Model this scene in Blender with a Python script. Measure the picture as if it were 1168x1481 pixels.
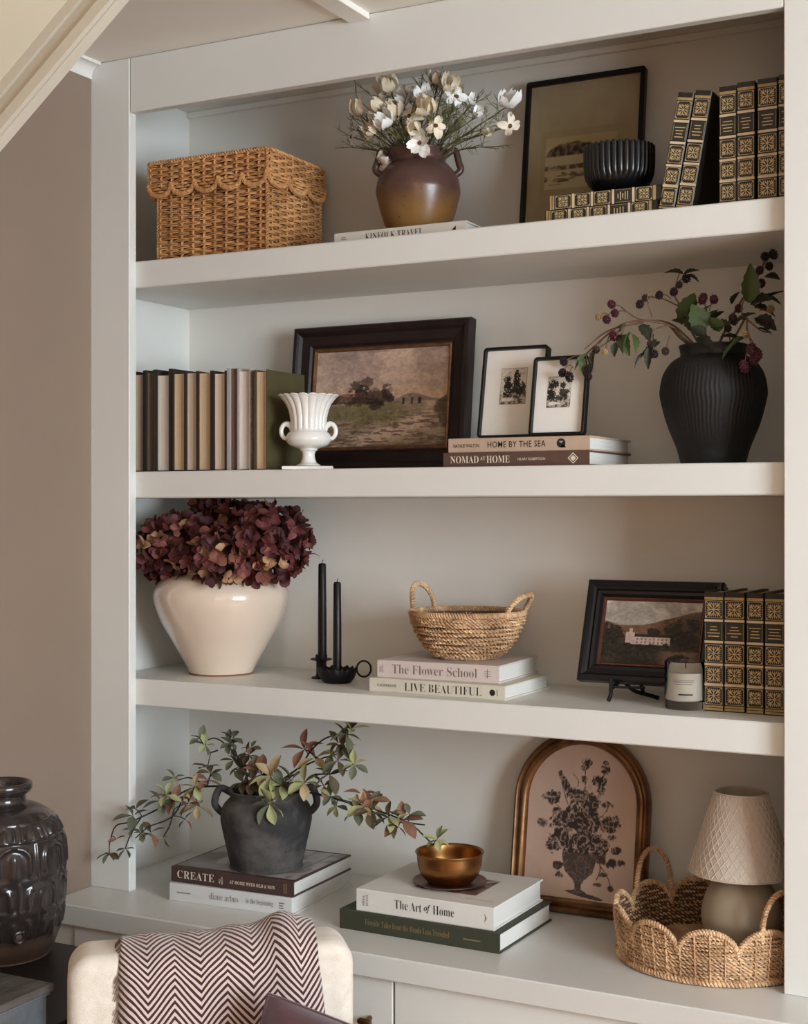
import bpy, math, random
import numpy as np
from mathutils import Vector, Matrix, Euler

for _o in list(bpy.data.objects):
    bpy.data.objects.remove(_o, do_unlink=True)
SC = bpy.context.scene
COL = SC.collection
PI = math.pi
rnd = random.Random(7)

# ------------------------------------------------------------------ camera
FPX = 2062.98                       # focal length in pixels of the 1168 x 1481 frame
YAW = math.radians(27.6545)         # camera looks this far to the left of the bookcase normal
CAM = Vector((1.7459, -2.1912, 1.5188))
cam_data = bpy.data.cameras.new('camera')
cam_data.sensor_fit = 'HORIZONTAL'
cam_data.sensor_width = 36.0
cam_data.lens = 36.0 * FPX / 1168.0
cam_data.shift_y = -4.5 / 1168.0
cam_data.clip_start = 0.02
cam_data.clip_end = 60
cam = bpy.data.objects.new('camera', cam_data)
cam.location = CAM
cam.rotation_euler = (PI / 2, 0, YAW)
COL.objects.link(cam)
SC.camera = cam

# ------------------------------------------------------------------ world, daylight, exposure
world = bpy.data.worlds.new('overcast_daylight')
SC.world = world
world.use_nodes = True
world.node_tree.nodes['Background'].inputs['Color'].default_value = (0.80, 0.88, 1.0, 1)
world.node_tree.nodes['Background'].inputs['Strength'].default_value = 1.0

def area_light(name, loc, rot, sx, sy, power, color):
    d = bpy.data.lights.new(name, 'AREA')
    d.shape = 'RECTANGLE'
    d.size, d.size_y, d.energy, d.color = sx, sy, power, color
    o = bpy.data.objects.new(name, d)
    o.location, o.rotation_euler = loc, rot
    COL.objects.link(o)
    return o
# daylight standing in the window opening of the right-hand wall, shining into the room
area_light('window_daylight', (4.32, -1.90, 1.62), (0, PI / 2, 0), 1.34, 1.80, 205.0, (0.85, 0.975, 1.09))
# added warm fill light behind the camera, lifting and tinting the shaded shelves
area_light('rear_warm_fill', (2.35, -3.72, 1.55), (PI / 2, 0, 0), 1.0, 1.2, 6.0, (1.0, 0.80, 0.58))

SC.view_settings.view_transform = 'Standard'
SC.view_settings.look = 'None'
SC.view_settings.gamma = 1.0
SC.view_settings.exposure = 0.0
SC.view_settings.use_curve_mapping = False

# ------------------------------------------------------------------ helpers: rays from the photograph
_s, _c = math.sin(YAW), math.cos(YAW)
def at(px, py, y):
    """the place on the vertical plane y that the photograph shows at (px, py)"""
    a = math.atan((px - 584.0) / FPX) - YAW
    x = CAM.x + (y - CAM.y) * math.tan(a)
    d = -_s * (x - CAM.x) + _c * (y - CAM.y)
    return Vector((x, y, CAM.z - (py - 736.0) * d / FPX))
def on(px, py, z):
    """the place on the level plane z"""
    d = (CAM.z - z) * FPX / (py - 736.0)
    r = (px - 584.0) / FPX * d
    return Vector((CAM.x + _c * r - _s * d, CAM.y + _s * r + _c * d, z))

# ------------------------------------------------------------------ helpers: materials
def lin(c):
    out = []
    for v in c[:3]:
        v = v / 255.0
        out.append(v / 12.92 if v <= 0.04045 else ((v + 0.055) / 1.055) ** 2.4)
    return (out[0], out[1], out[2], 1.0)
class NT:
    def __init__(self, name):
        self.m = bpy.data.materials.new(name)
        self.m.use_nodes = True
        self.t = self.m.node_tree
        self.b = self.t.nodes['Principled BSDF']
    def n(self, kind, **kw):
        nd = self.t.nodes.new(kind)
        for k, v in kw.items():
            setattr(nd, k, v)
        return nd
    def l(self, a, b):
        self.t.links.new(a, b)
    def math(self, op, a, b=None, c=None):
        nd = self.n('ShaderNodeMath', operation=op)
        for i, v in enumerate((a, b, c)):
            if v is None: continue
            if isinstance(v, (int, float)): nd.inputs[i].default_value = v
            else: self.l(v, nd.inputs[i])
        return nd.outputs[0]
    def mix(self, fac, a, b, blend='MIX'):
        nd = self.n('ShaderNodeMix', data_type='RGBA', blend_type=blend)
        for s, v in ((nd.inputs[0], fac), (nd.inputs[6], a), (nd.inputs[7], b)):
            if isinstance(v, (int, float)): s.default_value = v
            elif isinstance(v, tuple): s.default_value = v
            else: self.l(v, s)
        return nd.outputs[2]
    def coord(self, which='Object', scale=(1, 1, 1)):
        c = self.n('ShaderNodeTexCoord')
        mp = self.n('ShaderNodeMapping')
        mp.inputs['Scale'].default_value = scale
        self.l(c.outputs[which], mp.inputs['Vector'])
        return mp.outputs[0]
    def noise(self, vec, scale, detail=4, rough=0.55):
        nd = self.n('ShaderNodeTexNoise')
        nd.inputs['Scale'].default_value = scale
        nd.inputs['Detail'].default_value = detail
        nd.inputs['Roughness'].default_value = rough
        self.l(vec, nd.inputs['Vector'])
        return nd.outputs['Fac']
    def bump(self, height, strength, dist=0.002):
        nd = self.n('ShaderNodeBump')
        nd.inputs['Strength'].default_value = strength
        nd.inputs['Distance'].default_value = dist
        self.l(height, nd.inputs['Height'])
        self.l(nd.outputs[0], self.b.inputs['Normal'])
_mats = {}
def M(name, rgb, rough=0.55, var=0.06, vscale=8.0, bump=0.0, bscale=60.0, metal=0.0, coat=0.0, spec=0.5, rgb2=None,
      stretch=(1, 1, 1), island=0.0, sheen=0.0, trans=0.0):
    """one procedural material: base colour drifting to a second tone by noise, fine relief, gloss"""
    if name in _mats: return _mats[name]
    g = NT(name)
    a = lin(rgb)
    b = lin(rgb2) if rgb2 else tuple(max(0.0, v * (1 - 2.2 * var)) for v in a[:3]) + (1.0,)
    vec = g.coord('Object', stretch)
    fac = g.noise(vec, vscale)
    rp = g.n('ShaderNodeMapRange'); rp.inputs[1].default_value = 0.33; rp.inputs[2].default_value = 0.67
    g.l(fac, rp.inputs[0])
    col = g.mix(rp.outputs[0], a, b)
    if island:
        gi = g.n('ShaderNodeNewGeometry')
        hv = g.n('ShaderNodeHueSaturation')
        g.l(col, hv.inputs['Color'])
        g.l(g.math('MULTIPLY_ADD', gi.outputs['Random Per Island'], island, 1 - island / 2), hv.inputs['Value'])
        col = hv.outputs[0]
    g.l(col, g.b.inputs['Base Color'])
    g.b.inputs['Roughness'].default_value = rough
    g.b.inputs['Metallic'].default_value = metal
    g.b.inputs['Specular IOR Level'].default_value = spec
    if coat:
        g.b.inputs['Coat Weight'].default_value = coat
        g.b.inputs['Coat Roughness'].default_value = 0.06
    if sheen:
        g.b.inputs['Sheen Weight'].default_value = sheen
    if trans:
        g.b.inputs['Transmission Weight'].default_value = trans
    if bump:
        g.bump(g.noise(vec, bscale, 3), bump)
    _mats[name] = g.m
    return g.m
def colour_attribute_material(name, rough=0.6):
    if name in _mats: return _mats[name]
    g = NT(name)
    a = g.n('ShaderNodeAttribute'); a.attribute_name = 'Col'
    g.l(a.outputs['Color'], g.b.inputs['Base Color'])
    g.b.inputs['Roughness'].default_value = rough
    g.b.inputs['Specular IOR Level'].default_value = 0.25
    _mats[name] = g.m
    return g.m

# ------------------------------------------------------------------ helpers: meshes
def catmull(pts, n):
    P = np.array(pts, float)
    if len(P) < 3:
        t = np.linspace(0, 1, n)[:, None]
        return P[0] * (1 - t) + P[-1] * t
    Q = np.vstack([2 * P[0] - P[1], P, 2 * P[-1] - P[-2]])
    k = len(P) - 1
    u = np.linspace(0, k, n); i = np.minimum(u.astype(int), k - 1); t = (u - i)[:, None]
    p0, p1, p2, p3 = Q[i], Q[i + 1], Q[i + 2], Q[i + 3]
    return 0.5 * ((2 * p1) + (-p0 + p2) * t + (2 * p0 - 5 * p1 + 4 * p2 - p3) * t ** 2 + (-p0 + 3 * p1 - 3 * p2 + p3) * t ** 3)
def frames(P, closed=False):
    T = np.gradient(P, axis=0)
    if closed:
        T = np.roll(P, -1, 0) - np.roll(P, 1, 0)
    T /= np.linalg.norm(T, axis=1)[:, None] + 1e-12
    N = np.zeros_like(P)
    a = np.array([0, 0, 1.0]) if abs(T[0][2]) < 0.8 else np.array([0, 1.0, 0])
    v = a - T[0] * a.dot(T[0]); v /= np.linalg.norm(v)
    N[0] = v
    for i in range(1, len(P)):
        v = v - T[i] * v.dot(T[i])
        L = math.sqrt(v.dot(v)) + 1e-12
        v = v / L
        N[i] = v
    return T, N, np.cross(T, N)
class MB:
    def __init__(self):
        self.v, self.f, self.n = [], [], 0
    def add(self, V, F):
        V = np.asarray(V, float).reshape(-1, 3)
        if isinstance(F, np.ndarray):
            self.f.extend((F + self.n).tolist())
        else:
            o = self.n
            self.f.extend([tuple(i + o for i in q) for q in F])
        self.v.append(V); self.n += len(V)
        return self
    def box(self, x0, x1, y0, y1, z0, z1, b=0.0, mat=None):
        x0, x1 = min(x0, x1), max(x0, x1); y0, y1 = min(y0, y1), max(y0, y1); z0, z1 = min(z0, z1), max(z0, z1)
        b = min(b, 0.45 * min(x1 - x0, y1 - y0, z1 - z0))
        if b <= 0:
            V = [(x, y, z) for z in (z0, z1) for y in (y0, y1) for x in (x0, x1)]
            F = [(0, 2, 3, 1), (4, 5, 7, 6), (0, 1, 5, 4), (2, 6, 7, 3), (0, 4, 6, 2), (1, 3, 7, 5)]
        else:
            V, ix = [], {}
            X, Y, Z = (x0, x1), (y0, y1), (z0, z1)
            for i in (0, 1):
                for j in (0, 1):
                    for k in (0, 1):
                        for a in range(3):
                            p = [X[i], Y[j], Z[k]]; s = [1 - 2 * i, 1 - 2 * j, 1 - 2 * k]
                            for c in range(3):
                                if c != a: p[c] += s[c] * b
                            ix[i, j, k, a] = len(V); V.append(p)
            F = []
            for i in (0, 1):
                q = [ix[i, 0, 0, 0], ix[i, 1, 0, 0], ix[i, 1, 1, 0], ix[i, 0, 1, 0]]
                F.append(q if i else q[::-1])
                q = [ix[0, i, 0, 1], ix[0, i, 1, 1], ix[1, i, 1, 1], ix[1, i, 0, 1]]
                F.append(q if i else q[::-1])
                q = [ix[0, 0, i, 2], ix[1, 0, i, 2], ix[1, 1, i, 2], ix[0, 1, i, 2]]
                F.append(q if i else q[::-1])
            cen = np.array([(x0 + x1) / 2, (y0 + y1) / 2, (z0 + z1) / 2])
            ex = []
            for i in (0, 1):
                for j in (0, 1):
                    ex.append([ix[i, j, 0, 0], ix[i, j, 1, 0], ix[i, j, 1, 1], ix[i, j, 0, 1]])
                    ex.append([ix[i, 0, j, 0], ix[i, 1, j, 0], ix[i, 1, j, 2], ix[i, 0, j, 2]])
                    ex.append([ix[0, i, j, 1], ix[1, i, j, 1], ix[1, i, j, 2], ix[0, i, j, 2]])
                    for k in (0, 1):
                        ex.append([ix[i, j, k, 0], ix[i, j, k, 1], ix[i, j, k, 2]])
            for q in ex:
                A = np.array([V[t] for t in q]); nn = np.cross(A[1] - A[0], A[2] - A[0])
                F.append(q if nn.dot(A.mean(0) - cen) > 0 else q[::-1])
            F = [tuple(q) for q in F]
        V = np.array(V, float)
        if mat is not None:
            R = np.array(mat.to_3x3()); V = V @ R.T + np.array(mat.translation)
        return self.add(V, F)
    def grid(self, G, closed_u=False, closed_v=False):
        """G: (nu, nv, 3) points"""
        G = np.asarray(G, float); nu, nv = G.shape[:2]
        I = np.arange(nu * nv).reshape(nu, nv)
        a = np.vstack([I, I[:1]]) if closed_u else I
        a = np.hstack([a, a[:, :1]]) if closed_v else a
        F = np.stack([a[:-1, :-1], a[1:, :-1], a[1:, 1:], a[:-1, 1:]], -1).reshape(-1, 4)
        return self.add(G.reshape(-1, 3), F)
    def lathe(self, prof, n=48, smooth_n=0, mod=None, cx=0, cy=0, closed=False):
        P = catmull(prof, smooth_n) if smooth_n else np.array(prof, float)
        th = np.linspace(0, 2 * PI, n, endpoint=False)
        R = np.repeat(P[:, 0][None, :], n, 0); Z = np.repeat(P[:, 1][None, :], n, 0)
        TH = np.repeat(th[:, None], len(P), 1)
        R = np.maximum(R, 0.0004)
        if mod is not None:
            R, Z = mod(R, Z, TH)
        G = np.stack([cx + R * np.cos(TH), cy + R * np.sin(TH), Z], -1)
        return self.grid(G, closed_u=True, closed_v=closed)
    def tube(self, pts, r, k=6, closed=False, caps=True, nrm=None):
        P = np.asarray(pts, float); n = len(P)
        T, N, B = frames(P, closed)
        if nrm is not None:
            N = np.asarray(nrm, float); N = N - T * (N * T).sum(1)[:, None]; N /= np.linalg.norm(N, axis=1)[:, None] + 1e-12
            B = np.cross(T, N)
        r = np.broadcast_to(np.asarray(r, float), (n,))
        a = np.linspace(0, 2 * PI, k, endpoint=False)
        G = P[:, None, :] + r[:, None, None] * (np.cos(a)[None, :, None] * N[:, None, :] + np.sin(a)[None, :, None] * B[:, None, :])
        o = self.n
        self.grid(G, closed_u=closed, closed_v=True)
        if caps and not closed:
            self.f.append(tuple(range(o, o + k))[::-1])
            self.f.append(tuple(range(o + (n - 1) * k, o + n * k)))
        return self
    def rope(self, pts, r, pitch, strands=2, k=5, closed=False, step=None, nrm=None):
        """a laid rope: strands winding round the path"""
        P = np.asarray(pts, float)
        if closed: P = np.vstack([P, P[:1]])
        seg = np.linalg.norm(np.diff(P, axis=0), axis=1); S = np.concatenate([[0], np.cumsum(seg)]); L = S[-1]
        m = max(8, int(L / (step or pitch / 6)))
        s = np.linspace(0, L, m)
        Q = np.stack([np.interp(s, S, P[:, i]) for i in range(3)], 1)
        T, N, B = frames(Q)
        turns = max(1, round(L / pitch))
        for j in range(strands):
            a = 2 * PI * turns * s / L + 2 * PI * j / strands
            C = Q + 0.56 * r * (np.cos(a)[:, None] * N + np.sin(a)[:, None] * B)
            self.tube(C, r * 0.50, k)
        return self
    def fan(self, pts):
        self.add(pts, [tuple(range(len(pts)))]); return self
    def build(self, name, mat, parent=None, loc=(0, 0, 0), rot=(0, 0, 0), smooth=False, world=False, sharp=40):
        me = bpy.data.meshes.new(name)
        V = np.vstack(self.v) if self.v else np.zeros((0, 3))
        me.from_pydata(V.tolist(), [], self.f)
        if smooth:
            me.polygons.foreach_set('use_smooth', np.ones(len(me.polygons), bool))
            if sharp: me.set_sharp_from_angle(angle=math.radians(sharp))
        me.validate(); me.update()
        return put(name, me, mat, parent, loc, rot, world)
def put(name, me, mat, parent=None, loc=(0, 0, 0), rot=(0, 0, 0), world=False):
    o = bpy.data.objects.new(name, me)
    if mat is not None and not me.materials: me.materials.append(mat)
    COL.objects.link(o)
    o.location, o.rotation_euler = loc, rot
    if parent is not None:
        o.parent = parent
        if world: o.location = Vector(loc) - parent.location
    return o
def tag(o, label, cat, group=None):
    o['label'] = label; o['category'] = cat
    if group: o['group'] = group
    return o
def thing(name, label, cat, loc=(0, 0, 0), rot=(0, 0, 0), group=None):
    o = bpy.data.objects.new(name, None)
    o.empty_display_size = 0.03
    COL.objects.link(o)
    o.location = loc
    o.rotation_euler = rot if isinstance(rot, (tuple, list)) else (0, 0, rot)
    return tag(o, label, cat, group)
def structure(o):
    o['kind'] = 'structure'; return o
def stuff(o):
    o['kind'] = 'stuff'; return o

# lettering: a real flat mesh of the words, fitted to w x h
def serif(s):
    out = ''
    for ch in s:
        if 'A' <= ch <= 'Z': out += chr(0x1D400 + ord(ch) - 65)
        elif 'a' <= ch <= 'z': out += chr(0x1D41A + ord(ch) - 97)
        elif '0' <= ch <= '9': out += chr(0x1D7CE + ord(ch) - 48)
        else: out += ch
    return out
def italic(s):
    return ''.join(chr(0x1D468 + ord(ch) - 65) if 'A' <= ch <= 'Z' else chr(0x1D482 + ord(ch) - 97) if 'a' <= ch <= 'z' else ch for ch in s)
def text(s, w, h, mat, parent, loc, rot=(PI / 2, 0, 0), thin=0.0, space=1.0, name='lettering', anchor='L'):
    """words in the local XY plane of the part, left-bottom at loc (or centred with anchor C)"""
    cu = bpy.data.curves.new('lettering', 'FONT')
    cu.body = s; cu.size = 1.0; cu.offset = -thin; cu.space_character = space; cu.resolution_u = 3
    tmp = bpy.data.objects.new('lettering', cu)
    COL.objects.link(tmp)
    bpy.context.view_layer.update()
    me = bpy.data.meshes.new_from_object(tmp.evaluated_get(bpy.context.evaluated_depsgraph_get()))
    bpy.data.objects.remove(tmp, do_unlink=True)
    n = len(me.vertices)
    co = np.zeros(n * 3); me.vertices.foreach_get('co', co); co = co.reshape(-1, 3)
    lo, hi = co.min(0), co.max(0)
    sx = w / (hi[0] - lo[0]); sy = h / (hi[1] - lo[1]) if h else sx
    co = (co - lo) * np.array([sx, sy, 1.0])
    if anchor == 'C': co -= np.array([w / 2, (hi[1] - lo[1]) * sy / 2, 0])
    me.vertices.foreach_set('co', co.ravel()); me.update()
    me.name = name
    me.materials.clear()
    return put(name, me, mat, parent, loc, rot)
# ================================================================== materials shared
WHITE = M('bookcase_white_paint', (224, 222, 215), 0.42, 0.015, 5, 0.05, 90)
PANEL = M('back_panel_white_paint', (230, 225, 215), 0.62, 0.02, 4, 0.05, 60)
COUNTER = M('counter_white_paint', (216, 214, 208), 0.32, 0.015, 5, 0.03, 90)
TAUPE = M('taupe_wall_paint', (140, 120, 103), 0.75, 0.04, 3, 0.1, 40)
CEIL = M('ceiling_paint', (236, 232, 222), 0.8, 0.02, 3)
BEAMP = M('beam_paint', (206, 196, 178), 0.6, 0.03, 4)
OAK = M('floor_oak', (188, 148, 110), 0.5, 0.12, 3, 0.1, 30, stretch=(1, 10, 1))
BLACKWOOD = M('black_wood', (17, 14, 13), 0.42, 0.1, 20, 0.05, 90, spec=0.3)
IRON = M('black_iron', (15, 13, 13), 0.5, 0.1, 30, 0.08, 120, spec=0.3)
CREAMP = M('paper_pages', (226, 214, 196), 0.8, 0.05, 30, 0.25, 300, stretch=(0.1, 0.1, 6))
INKB = M('ink_black', (28, 24, 22), 0.6, 0.0)
INKG = M('ink_grey', (118, 106, 100), 0.6, 0.0)
INKW = M('ink_cream', (228, 214, 194), 0.6, 0.0)
GOLD = M('gilt', (196, 158, 92), 0.38, 0.12, 40, metal=0.55)
XL, YB = -0.095, 0.322
ZC, ZCE = 0.78, 2.390

# ================================================================== the room
structure(MB().box(-0.3, 4.6, -4.0, 0.4, -0.03, 0).build('floor', OAK))
structure(MB().box(-0.155, 4.45, -3.8, 0.36, ZCE, 2.43).build('ceiling', CEIL))
structure(MB().box(-0.155, XL, -3.8, -0.001, 0, ZCE).build('wall_left', TAUPE))
w = MB()
Y0, Y1, Z0, Z1 = -2.85, -0.95, 0.93, 2.30
w.box(4.20, 4.28, -3.8, Y0, 0, ZCE).box(4.20, 4.28, Y1, 0.36, 0, ZCE).box(4.20, 4.28, Y0, Y1, 0, Z0).box(4.20, 4.28, Y0, Y1, Z1, ZCE)
structure(w.build('wall_right', M('room_wall_paint', (172, 126, 88), 0.8, 0.03, 3)))
w = MB()
X0, X1, Z2, Z3 = 1.80, 2.90, 0.9, 2.2
w.box(XL, X0, -3.70, -3.62, 0, ZCE).box(X1, 4.2, -3.70, -3.62, 0, ZCE).box(X0, X1, -3.70, -3.62, 0, Z2).box(X0, X1, -3.70, -3.62, Z3, ZCE)
structure(w.build('wall_front', _mats['room_wall_paint']))
structure(MB().box(1.3605, 4.2, 0.022, 0.062, 0.7805, ZCE).build('wall_back', _mats['room_wall_paint']))
def window_frame(name, axis, a0, a1, z0, z1, p, cols, rows):
    m = MB()
    def bar(u0, u1, v0, v1, d):
        if axis == 'y': m.box(p - d, p + d, u0, u1, v0, v1, 0.003)
        else: m.box(u0, u1, p - d, p + d, v0, v1, 0.003)
    bar(a0, a0 + .06, z0, z1, .03); bar(a1 - .06, a1, z0, z1, .03); bar(a0, a1, z0, z0 + .06, .03); bar(a0, a1, z1 - .06, z1, .03)
    o = structure(m.build(name, WHITE))
    for i in range(1, cols):
        m = MB(); u = a0 + (a1 - a0) * i / cols; bar(u - .022, u + .022, z0 + .05, z1 - .05, .02); m.build('glazing_bar', WHITE, o)
    for j in range(1, rows):
        m = MB(); v = z0 + (z1 - z0) * j / rows; bar(a0 + .05, a1 - .05, v - .02, v + .02, .018); m.build('glazing_bar', WHITE, o)
    return o
window_frame('window_1', 'y', Y0, Y1, Z0, Z1, 4.235, 4, 2)
window_frame('window_2', 'x', X0, X1, Z2, Z3, -3.66, 2, 2)

# ceiling batten, crown moulding, sloping beam with the sloping ceiling beyond it
structure(MB().box(0.488, 0.530, -3.6, -0.001, 2.3785, ZCE, 0.001).build('trim_1', CEIL))
prof = [(0.0, -0.030), (0.003, -0.030), (0.0045, -0.026)] + [(0.0045 + 0.019 * (1 - math.cos(t)), -0.026 + 0.020 * math.sin(t)) for t in np.linspace(0, PI / 2, 9)] + [(0.026, -0.006), (0.026, 0.0), (0.0, 0.0)]
m = MB()
G = np.array([[(XL + a, y, ZCE + b) for a, b in prof] for y in (-0.001, -1.6)])
m.grid(G, closed_v=True)
m.f.append(tuple(range(len(prof)))[::-1]); m.f.append(tuple(range(len(prof), 2 * len(prof))))
structure(m.build('trim_2', WHITE))
YBM = -0.62
A, B = at(-55, 262, YBM), at(232, -77, YBM)
d = (B - A).normalized(); nrm_ = Vector((-d.z, 0, d.x))
def beam_section(w0, w1, y0, y1):
    V = []
    for P_ in (A - d * 0.15, B + d * 0.15):
        for (ww, yy) in ((w0, y0), (w1, y0), (w1, y1), (w0, y1)):
            q = P_ + nrm_ * ww; V.append((q.x, yy, q.z))
    return V
m = MB()
QF = [(0, 1, 2, 3), (7, 6, 5, 4), (0, 4, 5, 1), (1, 5, 6, 2), (2, 6, 7, 3), (3, 7, 4, 0)]
m.add(beam_section(0.0, 0.060, YBM, YBM + 0.022), QF)
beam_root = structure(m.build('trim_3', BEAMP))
MB().add(beam_section(0.0, 0.016, YBM - 0.009, YBM + 0.001), QF).build('moulding', BEAMP, beam_root)
MB().add(beam_section(0.016, 0.022, YBM - 0.004, YBM + 0.001), QF).build('moulding', BEAMP, beam_root)
MB().add(beam_section(0.042, 0.062, YBM - 0.006, YBM + 0.001), QF).build('moulding', BEAMP, beam_root)
m = MB()
m.add(beam_section(0.058, 0.085, -3.6, YBM + 0.015), QF)
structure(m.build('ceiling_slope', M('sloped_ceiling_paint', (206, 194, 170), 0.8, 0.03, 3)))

# ================================================================== the built-in bookcase
bc = thing('built_in_bookcase', 'white painted built-in bookcase with three thick open shelves', 'bookcase', (0.6, 0.16, ZC))
def bpart(name, *a, b=0.0015, mat=WHITE):
    return MB().box(*a, b).build(name, mat, bc, world=True)
bpart('post', -0.0955, 0.0, 0.0, 0.0212, ZC, ZCE - 0.0008)
bpart('post', 1.250, 1.360, 0.0, 0.0212, ZC, ZCE - 0.0008)
bpart('header', 0.0008, 1.2492, 0.0008, 0.0212, 2.2835, ZCE - 0.0008)
SH = [(1.1375, 1.189), (1.540, 1.591), (1.9478, 1.999)]
for z0, z1 in SH:
    bpart('shelf', XL + 0.001, 1.344, 0.0205, YB, z0, z1, b=0.0022)
bpart('back_panel', -0.150, 1.36, YB, 0.345, 0.70, ZCE - 0.001, b=0, mat=PANEL)
bpart('side_panel', -0.150, XL + 0.0005, 0.0005, 0.345, 0.70, ZCE - 0.001, b=0)
bpart('side_panel', 1.344, 1.36, 0.0212, 0.335, ZC, ZCE - 0.001, b=0)
bpart('top_panel', XL, 1.345, 0.0212, YB, 2.372, ZCE - 0.001, b=0, mat=PANEL)
bpart('top_moulding', XL, 1.345, YB - 0.010, YB, 2.360, 2.3725, b=0.002, mat=PANEL)

ct = MB().box(XL, 1.9, -0.122, YB - 0.0005, 0.7405, ZC, 0.0025).build('countertop', COUNTER)
tag(ct, 'long white countertop running under the bookcase', 'countertop')
def cabinet(x0, x1, label, handle_x):
    t = thing('base_cabinet', label, 'cabinet', ((x0 + x1) / 2, 0.1, 0.0), group=None)
    MB().box(x0, x1, -0.086, 0.335, 0.0, 0.740, 0.001).build('body', WHITE, t, world=True)
    dm = MB()
    g = 0.0015; X0, X1, Z0, Z1 = x0 + g, x1 - g, 0.09, 0.7385
    f = 0.095
    dm.box(X0, X1, -0.106, -0.087, Z0, Z1, 0.0012)
    dr = dm.build('door', WHITE, t, world=True)
    if handle_x:
        brass = M('aged_brass', (120, 92, 62), 0.35, 0.15, 30, metal=1.0)
        h = MB()
        h.tube(catmull([(handle_x, -0.104, 0.668), (handle_x, -0.124, 0.668)], 4), 0.0045, 10)
        h.tube(catmull([(handle_x - 0.012, -0.126, 0.668), (handle_x + 0.012, -0.126, 0.668)], 6), [0.004, 0.0062, 0.006, 0.006, 0.0062, 0.004], 10)
        hb = h.build('knob', brass, dr, smooth=True)
        hb.location = (0, 0, 0)
    return t
xs = at(569, 1430, -0.106).x; xl = at(105.7, 1345, -0.106).x
MB_f = MB().box(XL, xl, -0.102, 0.335, 0.0, 0.740, 0.001).build('filler_panel', WHITE)
tag(MB_f, 'narrow white filler strip beside the left wall under the countertop', 'panel')
cabinet(xl + 0.001, xs - 0.0005, 'white base cabinet behind the chair, with a brass door knob', at(527, 1461, -0.125).x)
cabinet(xs + 0.0005, 1.9, 'white base cabinet right of the chair, under the scalloped tray', None)
# ================================================================== books
def c_cover(L, W, T, b=0.0025, s=0.0035):
    prof = [(0.0012, 0), (W, 0), (W, b), (s, b), (s, T - b), (W, T - b), (W, T), (0.0012, T), (0, T - 0.0015), (0, 0.0015)]
    m = MB()
    G = np.array([[(x, y, z) for y, z in prof] for x in (0, L)])
    n = len(prof)
    m.grid(G, closed_v=True)
    m.f.append((0, 1, 2, 3, 8 + 0, 9)[:0] or tuple([0, 1, 2, 3, 9])); m.f.append((3, 4, 8, 9)); m.f.append((4, 5, 6, 7, 8))
    o = n
    m.f.append((o + 9, o + 3, o + 2, o + 1, o)); m.f.append((o + 9, o + 8, o + 4, o + 3)); m.f.append((o + 8, o + 7, o + 6, o + 5, o + 4))
    return m
def page_block(L, W, T, b=0.0025, s=0.0035, inset=0.0035):
    m = MB()
    z0, z1 = b, T - b
    G = []
    for x in (inset, L - inset):
        G.append([(x, s, z0), (x, W - inset, z0), (x, W - inset - 0.0015, (z0 + z1) / 2), (x, W - inset, z1), (x, s, z1)])
    m.grid(np.array(G), closed_v=True)
    m.f.append((0, 1, 2, 3, 4)[::-1]); m.f.append((5, 6, 7, 8, 9))
    return m
def pages_mat(name, rgb, line=0.16):
    if name in _mats: return _mats[name]
    g = NT(name)
    c = g.n('ShaderNodeTexCoord'); sp = g.n('ShaderNodeSeparateXYZ'); g.l(c.outputs['Object'], sp.inputs[0])
    nz = g.n('ShaderNodeTexNoise', noise_dimensions='1D')
    nz.inputs['Scale'].default_value = 1.0; nz.inputs['Detail'].default_value = 3
    g.l(g.math('MULTIPLY', sp.outputs[2], 900.0), nz.inputs['W'])
    a = lin(rgb); b = tuple(v * (1 - 3 * line) for v in a[:3]) + (1,)
    rp = g.n('ShaderNodeMapRange'); rp.inputs[1].default_value = 0.35; rp.inputs[2].default_value = 0.7; g.l(nz.outputs['Fac'], rp.inputs[0])
    g.l(g.mix(rp.outputs[0], a, b), g.b.inputs['Base Color'])
    g.b.inputs['Roughness'].default_value = 0.85
    g.bump(nz.outputs['Fac'], 0.3, 0.0008)
    _mats[name] = g.m
    return g.m
PAGE = pages_mat('pages_white', (226, 222, 214), 0.07)
PAGE_TAN = pages_mat('pages_tan', (206, 178, 142))
PAGE_GREY = pages_mat('pages_grey', (196, 176, 154))
PAGE_BROWN = pages_mat('pages_brown', (112, 88, 76))
PAGE_PINK = pages_mat('pages_pinkish', (214, 188, 164))
def flat_book(label, loc, L, W, T, cover, pages=None, rotz=0.0, group=None, b=0.0028):
    t = thing('book', label, 'book', loc, rotz, group)
    c_cover(L, W, T, b).build('cover', cover, t)
    page_block(L, W, T, b).build('pages', pages or PAGE, t)
    return t
def spine_text(t, s, x, z, w, h, mat, thin=0.0, space=1.0, fn=serif):
    return text(fn(s), w, h, mat, t, (x, -0.0004, z), (PI / 2, 0, 0), thin, space)
plain = lambda s: s
def fine_print(t, x, z, w, rows, mat, gap=0.0042, h=0.0011, y=-0.0004):
    """rows of print too small to read"""
    for i, k in enumerate(rows):
        MB().box(x, x + w * k, y - 0.0001, y + 0.0003, z - i * gap, z - i * gap + h).build('fine_print', mat, t)
UPWARD = Matrix(((0, -1, 0), (0, 0, -1), (1, 0, 0))).to_euler()

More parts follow.
